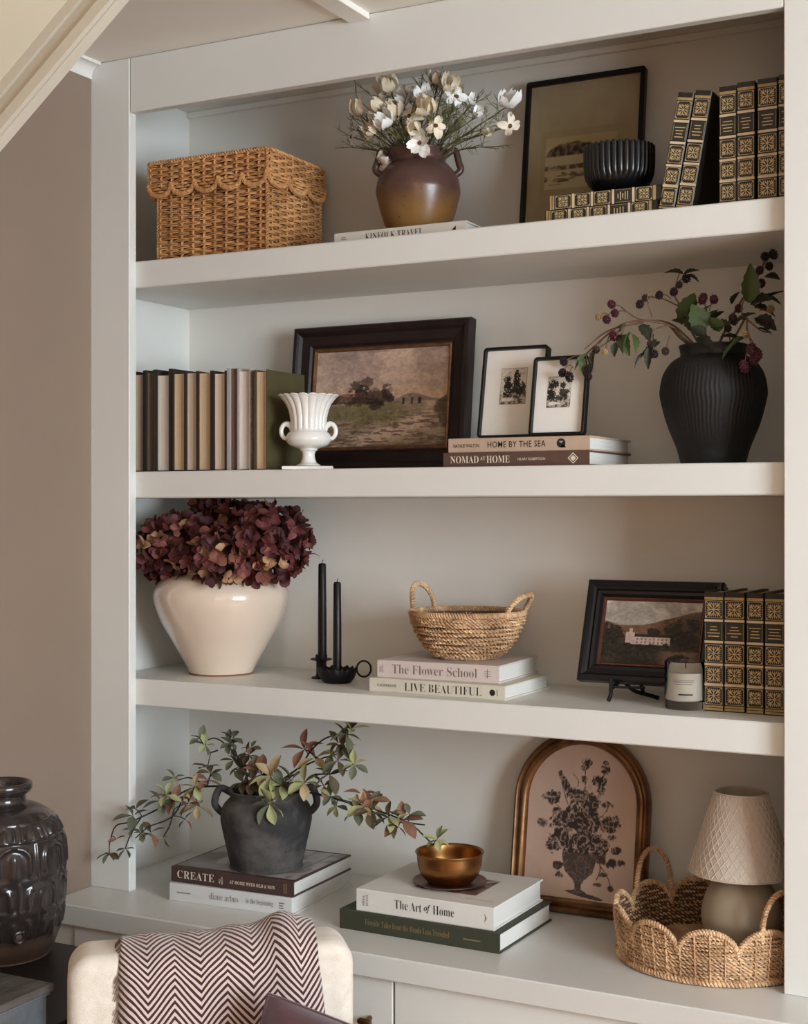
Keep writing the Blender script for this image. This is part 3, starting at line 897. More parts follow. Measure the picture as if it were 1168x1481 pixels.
# leaning print in a thin black frame
FW, FH = 0.232, 0.322
fr1 = thing('framed_print', 'thin black frame with a brown hill etching, leaning on the top shelf', 'picture', (0.705, 0.262, ZS1), (math.radians(-7.6), 0, 0))
of = rect_outline(FW, FH, 0.005)
frame_mesh(of, [(0, 0), (0, -0.013), (0.001, -0.014), (0.0085, -0.014), (0.009, -0.013), (0.009, -0.005), (0.009, 0)]).build('frame', BLACKWOOD, fr1)
def art_hill(U, V):
    v = VN(3)
    img = np.ones(U.shape + (3,)) * np.array([150, 134, 104.0])
    img += (v.fbm(U, V, 6)[..., None] - .5) * 26
    e = lambda a, b, c, d_, s=.004: sm(a - s, a, U) * (1 - sm(b, b + s, U)) * sm(c - s, c, V) * (1 - sm(d_, d_ + s, V))
    pm = e(.12, .86, .30, .70)
    img = over(img, (140, 122, 84), pm * .45)
    plate = e(.165, .80, .335, .655)
    img = over(img, (176, 160, 122), plate * .8)
    ink = (62, 46, 36)
    tex = v.fbm(U, V, 40, 3)
    hx = np.clip((U - .41) / .24, -1, 1)
    top = .545 + .075 * np.sqrt(np.clip(1 - hx ** 2, 0, 1)) + .02 * (v.fbm(U, V * 0, 18) - .5)
    hill = (np.abs(U - .41) < .24) * sm(0.535, .541, V) * (1 - sm(top - .004, top + .004, V))
    img = over(img, ink, hill * (0.55 + .5 * sm(.35, .65, tex)))
    sky = e(.165, .80, .60, .655); img = over(img, (150, 128, 82), sky * .35)
    b2 = e(.165, .70, .452, .478) * sm(.3, .55, v.fbm(U * .4, V, 30)); img = over(img, ink, b2 * .85)
    b3 = e(.165, .62, .36, .45) * sm(.47, .62, v.fbm(U * .35, V * 1.6, 34, 3)); img = over(img, ink, b3 * .7)
    return img
art_panel('print', FW - 0.016, FH - 0.016, art_hill, 150, 200, fr1, (0.008, -0.006, 0.008), 0.35)
backing(of, -0.001, 0.004).build('backing_board', BLACKWOOD, fr1)

# gilt books and the ribbed bowl
gilt_book('gilt leather book lying flat, lower of the pair under the black bowl', (0.836, 0.060, ZS1), (0, 0, 0), 0.0245, words=(.82, .79, .53, .68))
gilt_book('gilt leather book lying flat, directly under the black ribbed bowl', (0.842, 0.062, ZS1 + 0.0247), (0, 0, math.radians(.6)), 0.0250, words=(.85, .82, .49, .83, .45))
RIB = M('black_ribbed_ceramic', (16, 15, 16), 0.26, 0.1, 20)
BC = at(895, 240, 0.128)
bowl = thing('ribbed_bowl', 'black ribbed bowl with scalloped rim on two lying gilt books', 'bowl', (BC.x, BC.y, ZS1 + 0.0499))
def ribmod(R, Z, TH):
    k = np.clip((Z - 0.014) / 0.02, 0, 1)
    c = np.abs(np.sin(TH * 17)) ** 0.6
    return R * (1 + 0.055 * k * (c - .5)), Z + 0.0045 * np.clip((Z - 0.066) / 0.02, 0, 1) * c
MB().lathe([(0.001, 0), (0.026, 0.0), (0.028, 0.003), (0.034, 0.006), (0.046, 0.014), (0.055, 0.028), (0.0585, 0.045), (0.0592, 0.078), (0.0580, 0.080), (0.0560, 0.078), (0.0555, 0.045), (0.050, 0.028), (0.040, 0.016), (0.001, 0.010)], 272, 50, ribmod).build('body', RIB, bowl, smooth=True, sharp=60)
MB().lathe([(0.020, 0.0), (0.027, 0.0), (0.027, 0.005), (0.020, 0.005)], 40, closed=True).build('foot', RIB, bowl, smooth=True)
S90 = -PI / 2
def standing_gilt(x_left, y, z, T, label, words, lean=0.0, group='gilt leather volumes', L=0.195):
    t = gilt_book(label, (x_left + T, y, z), (0, S90, 0), T, L, words=words, group=group)
    if lean:
        t.rotation_euler = (0, S90 + lean, 0)
        t.location = (x_left + T * math.cos(lean), y, z + T * math.sin(lean) * 0 + 0.0005)
    return t
GB = 'gilt leather volumes on the top shelf'
la = math.radians(10.2)
b1 = standing_gilt(1.0305, 0.068, ZS1, 0.0265, 'gilt leather book leaning right, nearer the black bowl', (.98, .75, .61, .80), la, GB)
b2 = standing_gilt(1.0590, 0.070, ZS1, 0.0270, 'gilt leather book leaning right, nearer the upright volumes', (.59, .57, .90, .75), la, GB)
for b_ in (b1, b2): b_.location.z += 0.0265 * math.sin(la)*0
X = 1.1325
for T, lab, wd, dz in ((0.0275, 'upright gilt leather book, leftmost of the upright row on the top shelf', (.79, .98, .80, .75), 0), (0.0285, 'upright gilt leather book, second of the upright row on the top shelf', (.70, .85, .54, .59), .003), (0.0315, 'upright gilt leather book, third of the upright row on the top shelf', (.85, .54, .78, .69), .004), (0.0285, 'upright gilt leather book half hidden behind the right post, top shelf', (.92, .45, .87, .94), .006)):
    standing_gilt(X, 0.066, ZS1, T, lab, wd, 0, GB, 0.195 + dz)
    X += T + (0.0012 if dz != .003 else 0.004)
# ================================================================== second shelf
# row of old books standing with their fore-edges outward
def fore_edge_book(px0, px1, board_l, board_r, y, ztop_px, W, cover, pages, label, drop=0.004):
    a, b = at(px0, ztop_px, y), at(px1, ztop_px, y)
    T = b.x - a.x; H = a.z - ZS2
    t = thing('old_book', label, 'book', (a.x, y, ZS2), group='old books turned fore-edge out')
    m = MB()
    prof = [(0, 0), (board_l, 0), (board_l, W - .004), (T - board_r, W - .004), (T - board_r, 0), (T, 0), (T, W - .001), (T - .0015, W), (.0015, W), (0, W - .001)]
    G = np.array([[(x, yy, z) for x, yy in prof] for z in (0, H)])
    m.grid(G, closed_v=True)
    for o, rv in ((0, 1), (len(prof), 0)):
        for q in ((0, 1, 2, 9), (2, 3, 6, 7, 8, 9), (3, 4, 5, 6)):
            q = tuple(i + o for i in q); m.f.append(q[::-1] if rv else q)
    m.build('cover', cover, t)
    m = MB(); z0, z1 = .003, H - drop
    nx = 5
    G = [[(board_l + (T - board_l - board_r) * i / (nx - 1), .0045 + .0018 * math.sin(PI * i / (nx - 1)), z) for i in range(nx)] + [(T - board_r, W - .004, z), (board_l, W - .004, z)] for z in (z0, z1)]
    m.grid(np.array(G), closed_v=True); n = nx + 2
    m.f.append(tuple(range(n))[::-1]); m.f.append(tuple(range(n, 2 * n)))
    m.build('pages', pages, t)
    return t
def vpages(name, rgb, line=0.16):
    """page edges seen as fine upright lines"""
    if name in _mats: return _mats[name]
    g = NT(name)
    c = g.n('ShaderNodeTexCoord'); sp = g.n('ShaderNodeSeparateXYZ'); g.l(c.outputs['Object'], sp.inputs[0])
    nz = g.n('ShaderNodeTexNoise', noise_dimensions='2D'); nz.inputs['Scale'].default_value = 1.0; nz.inputs['Detail'].default_value = 3
    cb = g.n('ShaderNodeCombineXYZ'); g.l(g.math('MULTIPLY', sp.outputs[0], 800.0), cb.inputs[0]); g.l(g.math('MULTIPLY', sp.outputs[2], 6.0), cb.inputs[1]); g.l(cb.outputs[0], nz.inputs['Vector'])
    a = lin(rgb); b = tuple(v * (1 - 3 * line) for v in a[:3]) + (1,)
    rp = g.n('ShaderNodeMapRange'); rp.inputs[1].default_value = 0.35; rp.inputs[2].default_value = 0.7; g.l(nz.outputs['Fac'], rp.inputs[0])
    g.l(g.mix(rp.outputs[0], a, b), g.b.inputs['Base Color']); g.b.inputs['Roughness'].default_value = 0.85
    g.bump(nz.outputs['Fac'], 0.3, 0.0008)
    _mats[name] = g.m; return g.m
VT, VG, VB, VW, VP = vpages('edge_tan', (214, 184, 146), .10), vpages('edge_grey', (206, 184, 160), .1), vpages('edge_brown', (116, 92, 80), .14), vpages('edge_white', (222, 210, 196), .08), vpages('edge_pink', (222, 196, 172), .09)
DKB = M('old_cover_dark_brown', (44, 33, 28), 0.6, .15, 20, .15, 120)
DKG = M('old_cover_dark_green', (44, 42, 30), 0.6, .15, 20, .15, 120)
OLV = M('olive_cloth_cover', (78, 70, 40), 0.65, .08, 40, .25, 500)
GRYC = M('old_cover_pale_grey', (176, 166, 158), 0.6, .06, 20)
MARB = M('marbled_cover', (60, 62, 44), 0.55, .5, 90, rgb2=(120, 92, 70))
q = lambda v: 190 + v / 3.768
YF = 0.050
for a, b, bl, br, top, cv, pg, lb, dr, W in (
    (10, 69, .002, .003, 537, DKB, VG, 'old book at the far left, hard against the white post', .007, .14),
    (70, 124, .005, .0035, 535.5, DKG, VB, 'old dark green book with brown page edges beside the left post', .005, .14),
    (125, 221, .0055, .008, 534.5, DKG, VW, 'thick dark green book with low-set white page edges', .012, .15),
    (222, 291, .0025, .002, 538, DKB, VT, 'old book with tan page edges, fourth from the left post', .004, .13),
    (291.5, 357, .0028, .0018, 537.5, DKB, VG, 'old book with greyish page edges, fifth from the left post', .003, .13),
    (357.5, 440, .0028, .005, 537, DKB, VT, 'old book with cream page edges, sixth from the left post', .004, .13),
    (440.5, 519, .0035, .005, 537, DKB, VP, 'old book with pinkish page edges, seventh from the left post', .005, .13),
    (520, 581, .0065, .0022, 532.5, GRYC, VB, 'pale grey covered book with brown page edges', .001, .13),
    (582, 647, .001, .002, 532.5, GRYC, VW, 'pale book with bright white page edges', .006, .13),
    (647.5, 669, .001, .0008, 536, MARB, VB, 'very thin marbled book wedged between two thicker ones', .002, .13),
    (670, 737, .0030, .0012, 535, OLV, VT, 'olive green cloth book facing the white urn', .004, .135)):
    fore_edge_book(q(a), q(b), bl, br, YF + (0.004 if dr == .012 else 0), top, W, cv, pg, lb, dr)

# white fluted urn
URN = M('white_glazed_ceramic', (232, 228, 220), 0.22, 0.02, 10, coat=0.5)
UC = at(446, 640, 0.075)
k_ = 0.000345
urn = thing('fluted_urn', 'small white fluted urn with scroll handles beside the olive book', 'urn', (UC.x, UC.y, ZS2))
prof = [(r * k_, (600 - y) * k_) for r, y in ((2, 580), (52, 580), (66, 576), (60, 570), (45, 560), (37, 540), (34, 520), (38, 502), (50, 492), (48, 486), (62, 482), (100, 468), (120, 445), (122, 425), (112, 402), (97, 390), (94, 370), (96, 330), (104, 285), (120, 245), (146, 215), (160, 205), (155, 201), (138, 208), (112, 240), (95, 285), (88, 330), (86, 385), (90, 440), (2, 470))]
def flute(R, Z, TH):
    k = np.clip((Z - (600 - 395) * k_) / (25 * k_), 0, 1)
    c = np.abs(np.sin(TH * 9)) ** 0.7
    return R * (1 + 0.075 * k * (c - .6)), Z + k * np.clip((Z - (600 - 235) * k_) / (30 * k_), 0, 1) * 0.0022 * c
MB().lathe(prof, 216, 150, flute).build('body', URN, urn, smooth=True, sharp=60)
hb = 0.047
MB().box(-hb, hb, -hb, hb, 0.0, 0.0062, 0.0012).build('plinth', URN, urn, rot=(0, 0, YAW + 0.02))
for s in (-1, 1):
    dv = CR * s; Q = []
    for t_ in np.linspace(0, 2 * PI * 1.25, 34):
        rr = 0.0135 - 0.0014 * t_ / (2 * PI) * 2
        Q.append(dv * (0.0405 + rr * math.cos(PI - t_ * 1.0) * 0.85) + Vector((0, 0, 0.0715 + rr * 1.15 * math.sin(PI - t_ * 1.0))))
    MB().tube(Q, np.linspace(0.0050, 0.0032, 34), 10).build('handle', URN, urn, smooth=True)

# landscape painting in a dark moulded frame
PW, PH = 0.396, 0.293
pa = thing('framed_painting', 'dark walnut frame with a country lane landscape, on the second shelf', 'picture', (0.2035, 0.262, ZS2), (math.radians(-6.5), 0, 0))
WAL = M('dark_walnut', (46, 31, 28), 0.42, .25, 12, .15, 80, rgb2=(30, 20, 18), spec=.3)
of = rect_outline(PW, PH)
frame_mesh(of, [(0, 0), (0, -.022), (.003, -.026), (.010, -.027), (.014, -.024), (.019, -.018), (.030, -.016), (.036, -.015), (.040, -.011), (.044, -.010), (.044, 0)]).build('frame', WAL, pa)
frame_mesh(of, [(.0435, 0), (.0435, -.011), (.046, -.0125), (.049, -.011), (.050, -.008), (.050, 0)]).build('gilt_liner', M('old_gold_liner', (132, 92, 62), .4, .2, 60, metal=.4), pa)
m = MB()
def bead(p, r):
    th = [(r * math.cos(a) , r * math.sin(a)) for a in np.linspace(0, 2 * PI, 5)[:-1]]
    m.add([(p[0] + a, p[1], p[2] + b) for a, b in th] + [(p[0], p[1] - r, p[2])], [(0, 1, 4), (1, 2, 4), (2, 3, 4), (3, 0, 4)])
dn = .0435
for i in range(int((PW - 2 * dn) / .0042)):
    for zz in (dn, PH - dn): bead((dn + i * .0042, -.0105, zz), .0017)
for i in range(int((PH - 2 * dn) / .0042)):
    for xx in (dn, PW - dn): bead((xx, -.0105, dn + i * .0042), .0017)
stuff(m.build('beading', M('old_gold_beads', (112, 74, 52), .4, .2, 60, metal=.4), pa))
def art_lane(U, V):
    v = VN(11)
    n1, n2, n3 = v.fbm(U, V, 5), v.fbm(U, V, 14), v.fbm(U, V, 40, 3)
    img = np.ones(U.shape + (3,)) * np.array([178, 154, 140.0])
    img = over(img, (214, 186, 164), sm(.35, .65, n1) * .85)
    img = over(img, (222, 192, 166), (1 - sm(.50, .62, V)) * .6)
    img = over(img, (150, 132, 122), sm(.55, .75, v.fbm(U * .7, V * 1.5, 6)) * sm(.75, 1, V) * .8)
    img = over(img, (206, 170, 132), sm(.62, .48, V) * 0 + (1 - sm(.5, .66, V)) * .5)
    hz = .46
    # distant blue-grey trees
    far = (V < hz + .07 * np.exp(-((U - .74) / .11) ** 2) + .02 * n2) & (V > hz - .05)
    img = over(img, (126, 116, 110), far * .85)
    gr = 1 - sm(hz - .012, hz + .005, V + .01 * (n2 - .5))
    img = over(img, (158, 136, 114), gr)
    img = over(img, (118, 110, 74), gr * sm(.45, .62, v.fbm(U, V * 2.2, 8)) * .75)
    # lane: pale, widening to the right bottom
    cx = .86 - .42 * sm(0, .5, hz - V) * 1.1 + .10 * np.sin((hz - V) * 9)
    wd = .03 + .55 * np.clip(hz - V, 0, 1)
    lane = np.exp(-((U - cx) / wd) ** 2) * gr
    img = over(img, (206, 178, 156), np.clip(lane * 1.2, 0, .95))
    img = over(img, (112, 90, 76), gr * sm(.50, .60, v.fbm(U * .9 + V * .8, V * 3.2, 18, 4)) * .8 * sm(.0, .2, hz - V))
    # dune grass mound left
    mound = sm(0, .02, .44 + .03 * n2 - .9 * (U - .28) ** 2 - V + .0) * sm(.28, .31, V + .04 * n1) * (U < .56)
    img = over(img, (122, 112, 78), mound * .85 * (.5 + .7 * n3))
    # bushes and cottage
    tex = sm(.3, .7, n3)
    for (ux, vz, rx, rz, k) in ((.36, .53, .10, .10, 1.0), (.50, .50, .10, .085, 1.0), (.56, .55, .05, .09, .8), (.12, .50, .07, .055, .9), (.03, .52, .05, .06, .7), (.24, .49, .13, .045, .75), (.30, .62, .06, .06, .75), (.40, .66, .05, .05, .65), (.47, .43, .06, .06, .9)):
        dd = ((U - ux) / rx) ** 2 + ((V - vz) / rz) ** 2 + (n2 - .5) * 2.0 + (n3 - .5) * 1.6
        img = over(img, (54, 42, 38), (1 - sm(.55, 1.05, dd)) * k * (.65 + .35 * tex))
    hut = (np.abs(U - .46) < .055 - .9 * np.clip(V - .56, 0, .1)) & (V > .5) & (V < .61)
    img = over(img, (104, 88, 78), hut * .6)
    img = over(img, (112, 62, 50), ((U > .17) & (U < .34) & (np.abs(V - .53 - .03 * (U - .2)) < .02)) * .6)
    for ux in (.675, .74, .79, .80):
        img = over(img, (62, 54, 50), ((np.abs(U - ux) < .009) & (np.abs(V - .46) < .033)) * .85)
    rb = 1 - sm(.6, 1.0, ((U - 1.02) / .12) ** 2 + ((V - .36) / .16) ** 2 + (n2 - .5) * 1.2)
    img = over(img, (86, 74, 56), rb * .85)
    img = over(img, (96, 76, 60), (1 - sm(0, .12, V)) * sm(.4, .6, n2) * .5)
    img += (n3[..., None] - .5) * 40 + (v.fbm(U, V, 90, 2)[..., None] - .5) * 26
    return img * np.array([1.0, .98, .965])
art_panel('painting', PW - .098, PH - .098, art_lane, 300, 210, pa, (.049, -.006, .049), .4)
backing(of, -.003, .006, -.001).build('backing_board', WAL, pa)

# two coffee-table books with a pair of small framed etchings on top
nb = flat_book('brown hardback at the bottom of the pair under the small etchings', (0.650, 0.048, ZS2), 0.269, 0.215, 0.0255, M('brown_cloth', (92, 66, 54), .6, .05, 30, .15, 400))
spine_text(nb, 'NOMAD', 0.014, 0.0068, 0.054, 0.0125, INKW, .006)
spine_text(nb, 'AT', 0.0705, 0.012, 0.010, 0.006, INKW, .006)
spine_text(nb, 'HOME', 0.083, 0.0068, 0.043, 0.0125, INKW, .006)
spine_text(nb, 'HILARY ROBERTSON', 0.141, 0.0105, 0.050, 0.0042, INKW, .0, fn=plain)
m = MB(); cx, cz, r = .241, .0128, .0095
m.add([(cx - r, -.0004, cz), (cx, -.0004, cz - r), (cx + r, -.0004, cz), (cx, -.0004, cz + r)] + [(cx - r * .8, -.0004, cz), (cx, -.0004, cz - r * .8), (cx + r * .8, -.0004, cz), (cx, -.0004, cz + r * .8)], [(0, 1, 5, 4), (1, 2, 6, 5), (2, 3, 7, 6), (3, 0, 4, 7)])
r2 = r * .55; m.add([(cx - r2, -.0004, cz), (cx, -.0004, cz - r2), (cx + r2, -.0004, cz), (cx, -.0004, cz + r2)], [(0, 1, 2, 3)])
m.build('printed_mark', INKW, nb)
hs = flat_book('sand coloured hardback on top of the brown one, below the small etchings', (0.659, 0.050, ZS2 + .0256), 0.260, 0.212, 0.0245, M('sand_cloth', (190, 164, 142), .6, .04, 30, .15, 400))
spine_text(hs, 'NATALIE WALTON', 0.010, 0.0085, 0.049, 0.0062, INKB, .0, fn=plain)
spine_text(hs, 'HOME BY THE SEA', 0.075, 0.0075, 0.107, 0.0105, INKB, -.004, 1.1, fn=plain)
m = MB(); n = 24; cx, cz = .210, .0128
m.add([(cx + .0078 * math.cos(2 * PI * i / n), -.0004, cz + .0078 * math.sin(2 * PI * i / n)) for i in range(n)], [tuple(range(n))])
m.add([(cx, -.0004, cz - .0078), (cx + .0085, -.0004, cz - .0078), (cx + .0065, -.0004, cz - .003), (cx, -.0004, cz - .004)], [(0, 1, 2, 3)])
mk = m.build('printed_mark', INKB, hs)
m = MB()
for dx, w_ in ((-.002, .0065), (-.004, .003)):
    m.box(cx - w_ / 2, cx + w_ / 2, -.0008, -.0006, cz + .004 + dx, cz + .0052 + dx)
m.build('printed_detail', M('sand_ink', (190, 164, 142), .6, 0), mk)

MATB = M('print_mount_board', (232, 226, 216), .75, .02, 20)
def etch(seed, spec):
    def fn(U, V):
        v = VN(seed); n2, n3 = v.fbm(U, V, 10), v.fbm(U, V, 30, 3)
        img = np.ones(U.shape + (3,)) * np.array([206, 196, 180.0])
        img = over(img, (150, 140, 128), sm(.5, .7, v.fbm(U, V * 2, 6)) * sm(.6, .9, V) * .6)
        img = over(img, (176, 164, 148), (1 - sm(.25, .3, V)) * 1.0)
        img = over(img, (70, 62, 54), (1 - sm(.30, .36, V + .1 * (n2 - .5))) * sm(.5, .6, v.fbm(U, V * 2, 12)) * .9)
        for (ux, vz, rx, rz, k) in spec:
            dd = ((U - ux) / rx) ** 2 + ((V - vz) / rz) ** 2 + (n2 - .5) * 2.2 + (n3 - .5) * 2.0
            img = over(img, (40, 35, 31), (1 - sm(.5, 1.1, dd)) * k)
        img = over(img, (228, 220, 206), (1 - sm(.5, 1, ((U - .3) / .3) ** 2 + ((V - .13) / .06) ** 2 + (n2 - .5))) * .85)
        e = np.minimum(np.minimum(U, 1 - U), np.minimum(V, 1 - V))
        return over(img, (96, 88, 78), 1 - sm(.004, .014, e)) + (n3[..., None] - .5) * 46
    return fn
def small_frame(label, loc, w, h, lean, seed, spec, pw, ph, pz):
    t = thing('small_framed_etching', label, 'picture', loc, (math.radians(-lean), 0, 0))
    of = rect_outline(w, h, 0.007)
    frame_mesh(of, [(0, 0), (0, -.014), (.0006, -.0146), (.0044, -.0146), (.005, -.014), (.005, -.004), (.005, 0)]).build('frame', BLACKWOOD, t)
    backing(of, -.0065, .0045, -.001).build('mount', MATB, t)
    art_panel('print', pw, ph, etch(seed, spec), 110, 144, t, (w / 2 - pw / 2 - .002, -.0068, pz), .6)
ZB = ZS2 + .0502
small_frame('larger small black frame, behind, with a tall tree etching', (0.688, 0.118, ZB), 0.124, 0.166, 11, 21, ((.62, .55, .16, .36, 1), (.58, .78, .07, .16, 1), (.30, .50, .20, .26, 1), (.80, .45, .18, .20, .95), (.5, .36, .4, .1, .9)), .050, .066, .062)
small_frame('smaller black frame, in front, with an oak and stream etching', (0.802, 0.080, ZB), 0.100, 0.139, 11, 33, ((.24, .72, .26, .20, 1), (.20, .45, .22, .22, 1), (.66, .70, .16, .10, .9), (.72, .48, .24, .14, .95), (.5, .33, .5, .10, .8)), .043, .055, .050)

# black vase with blackberry stems
VBC = at(1031, 600, 0.150)
BVM = M('matt_black_stoneware', (17, 15, 15), 0.6, .12, 18, .35, 140)
bv = thing('black_vase', 'matt black vase with wavy ribs on the second shelf', 'vase', (VBC.x, VBC.y, ZS2))
def wav(R, Z, TH):
    k = np.clip((Z - .035) / .03, 0, 1) * np.clip((.172 - Z) / .02, 0, 1)
    ph = TH * 76 + 0.9 * np.sin(Z * 120 + 2 * np.sin(TH * 2)) + 0.8 * np.sin(TH * 3)
    return R + .0005 * k * np.cos(ph), Z
MB().lathe([(0.001, 0), (.051, 0), (.053, .002), (.060, .028), (.076, .070), (.0865, .110), (.0872, .128), (.082, .152), (.070, .171), (.057, .180), (.054, .183), (.0545, .191), (.0565, .198), (.055, .200), (.050, .198), (.048, .185), (.06, .165), (.07, .12), (.05, .02), (.001, .012)], 352, 90, wav).build('body', BVM, bv, smooth=True, sharp=70)

BERRY = [M('berry_dark', (40, 14, 24), .38, .2, 60), M('berry_maroon', (86, 24, 38), .38, .2, 60), M('berry_brown', (74, 46, 38), .45, .2, 60), M('berry_unripe', (190, 156, 92), .45, .2, 60)]
LEAFG = M('bramble_leaf', (76, 92, 44), .5, .15, 40, .3, 160, rgb2=(58, 74, 36))
LEAFD = M('bramble_leaf_dark', (44, 48, 30), .5, .15, 40, .3, 160)
BRST = M('bramble_stem', (120, 92, 70), .6, .2, 30, rgb2=(84, 60, 44))
def berry_mesh(rx, rz):
    m = MB(); n = 34; ga = PI * (3 - math.sqrt(5))
    oct_ = np.array([(1, 0, 0), (-1, 0, 0), (0, 1, 0), (0, -1, 0), (0, 0, 1), (0, 0, -1)], float)
    OF = [(0, 2, 4), (2, 1, 4), (1, 3, 4), (3, 0, 4), (2, 0, 5), (1, 2, 5), (3, 1, 5), (0, 3, 5)]
    m.lathe([(.0002, -rz * .76), (rx * .5, -rz * .6), (rx * .74, 0), (rx * .5, rz * .6), (.0002, rz * .76)], 10)
    for i in range(n):
        z = 1 - 2 * (i + .5) / n; r = math.sqrt(1 - z * z); a = ga * i
        c = np.array([rx * r * math.cos(a), rx * r * math.sin(a), rz * z]) * .80
        m.add(c + oct_ * rx * .30, OF)
    me = bpy.data.meshes.new('berry'); me.from_pydata(np.vstack(m.v).tolist(), [], m.f); me.polygons.foreach_set('use_smooth', np.ones(len(me.polygons), bool)); me.update()
    return me
BM = [[berry_mesh(.0072, .0082) for _ in range(4)], [berry_mesh(.0068, .0098) for _ in range(4)]]
def leaf_mesh(L, W, fold=.25, droop=.4, teeth=0.0, n=9, shape=1.0, name='leaf', tip=1.0):
    G = []
    for i, u in enumerate(np.linspace(0, 1, n)):
        wd = W / 2 * (math.sin(PI * u ** shape) ** .9 + .02) * (1 + (teeth if i % 2 else -teeth))
        z0 = -droop * L * u * u; x = L * u
        G.append([(x, wd * v, z0 + fold * abs(v) * wd) for v in (-1, -.5, 0, .5, 1)])
    m = MB().grid(np.array(G))
    me = bpy.data.meshes.new(name); me.from_pydata(np.vstack(m.v).tolist(), [], m.f); me.polygons.foreach_set('use_smooth', np.ones(len(me.polygons), bool)); me.update()
    return me
LFM = {}
def leaf(t, p, d, L, W, mat, roll=0.0, fold=.25, droop=.3, teeth=.10, shape=.8, name='leaf'):
    key = (fold, droop, teeth, shape, mat.name)
    if key not in LFM: LFM[key] = leaf_mesh(1.0, 1.0, fold, droop, teeth, 11, shape, name)
    X = Vector(d).normalized(); up = Vector((0, 0, 1)) if abs(X.z) < .9 else Vector((0, -1, 0))
    Yv = up.cross(X).normalized(); Z = X.cross(Yv)
    R = Matrix((X, Yv, Z)).transposed() @ Matrix.Rotation(roll, 3, 'X')
    o = put(name, LFM[key], mat, t, p, R.to_euler()); o.scale = (L, W, L); return o
def bramble(label, path, berries, leaves, r=.0022, side=()):
    base = Vector((VBC.x, VBC.y - .01, ZS2 + .17))
    t = thing('bramble_branch', label, 'branch', base, group='blackberry branches in the black vase')
    P3 = [Vector((0, 0, 0))] + [at(px, py, y) - base for px, py, y in path]
    P = catmull(P3, 30)
    MB().tube(P, np.linspace(r, r * .55, 30), 7).build('stem', BRST, t, smooth=True)
    for sp in side:
        Q = catmull([at(px, py, y) - base for px, py, y in sp], 12)
        MB().tube(Q, np.linspace(r * .7, r * .45, 12), 6).build('twig', BRST, t, smooth=True)
    for (px, py, y, c, s, stem_from) in berries:
        c3 = at(px, py, y) - base
        j = int(np.argmin([(Vector(p_) - c3).length for p_ in P])) if stem_from is None else None
        o3 = Vector(P[max(0, j - 3)]) if stem_from is None else at(*stem_from) - base
        dv = (c3 - o3)
        MB().tube(catmull([o3, o3 + dv * .5 + Vector((0, 0, .004)), c3], 6), .0009, 5).build('stalk', BRST, t, smooth=True)
        me = BM[1 if s > 1.08 else 0][c]
        o = put('berry', me, BERRY[c], t, c3, (rnd.uniform(-.5, .5), rnd.uniform(-.5, .5), rnd.uniform(0, 3)))
        o.scale = (s, s, s)
    for (px, py, y, tx, ty, ty_, W, dark, roll) in leaves:
        a, b = at(px, py, y) - base, at(tx, ty, ty_) - base
        leaf(t, a, b - a, (b - a).length, W, LEAFD if dark else LEAFG, roll)
    return t
bramble('bramble branch arching left over the small etchings', [(985, 490, .13), (960, 468, .11), (905, 467, .10), (860, 500, .09), (832, 530, .085)],
    [(815, 523, .08, 0, 1, None), (813, 539, .075, 0, 1, (826, 528, .085)), (823, 545, .07, 0, 1.15, (828, 530, .085)), (851, 534, .08, 0, 1, (846, 512, .088)), (862, 506, .085, 2, .9, None), (874, 509, .083, 3, .75, None), (887, 486, .085, 1, 1.1, None), (896, 490, .09, 0, 1, None), (851, 545, .078, 0, .9, (850, 520, .085))],
    [(850, 512, .086, 826, 530, .08, .016, 0, .3), (838, 518, .082, 848, 545, .078, .014, 0, -.5), (912, 480, .09, 892, 508, .075, .026, 0, .2), (912, 482, .09, 925, 505, .08, .022, 0, -.3), (890, 495, .085, 886, 515, .08, .013, 1, 0), (905, 470, .1, 893, 480, .09, .014, 0, .5), (900, 484, .088, 905, 512, .075, .024, 0, .9), (925, 470, .1, 945, 492, .085, .02, 1, .6), (860, 505, .085, 852, 530, .075, .012, 1, .4)], .0024,
    side=(((905, 467, .10), (884, 490, .09), (866, 503, .085)), ((930, 466, .105), (880, 478, .1), (845, 505, .09))))
bramble('bramble branch reaching left at mid height with reddish berries', [(985, 480, .14), (960, 465, .125), (925, 462, .12), (898, 445, .115)],
    [(884, 440, .11, 1, 1, None), (889, 453, .11, 1, 1, None), (877, 462, .105, 1, 1, (888, 448, .11)), (865, 458, .105, 3, .8, (880, 455, .108)), (925, 440, .12, 0, 1, (938, 438, .125))],
    [(950, 500, .10, 921, 512, .09, .02, 1, .2), (950, 490, .1, 930, 518, .09, .022, 1, -.2), (930, 510, .09, 912, 528, .085, .008, 1, 0)], .0020,
    side=(((943, 458, .125), (937, 440, .12), (936, 425, .118)),))
bramble('bramble branch drooping in front with small brown berries', [(990, 490, .12), (970, 472, .10), (945, 478, .095), (942, 498, .09)],
    [(946, 512, .09, 0, 1, None), (962, 508, .09, 2, .95, (968, 485, .1)), (940, 497, .09, 2, .8, None)],
    [(955, 495, .095, 936, 505, .09, .02, 1, .3), (940, 500, .09, 934, 533, .085, .014, 1, 0)], .0018)
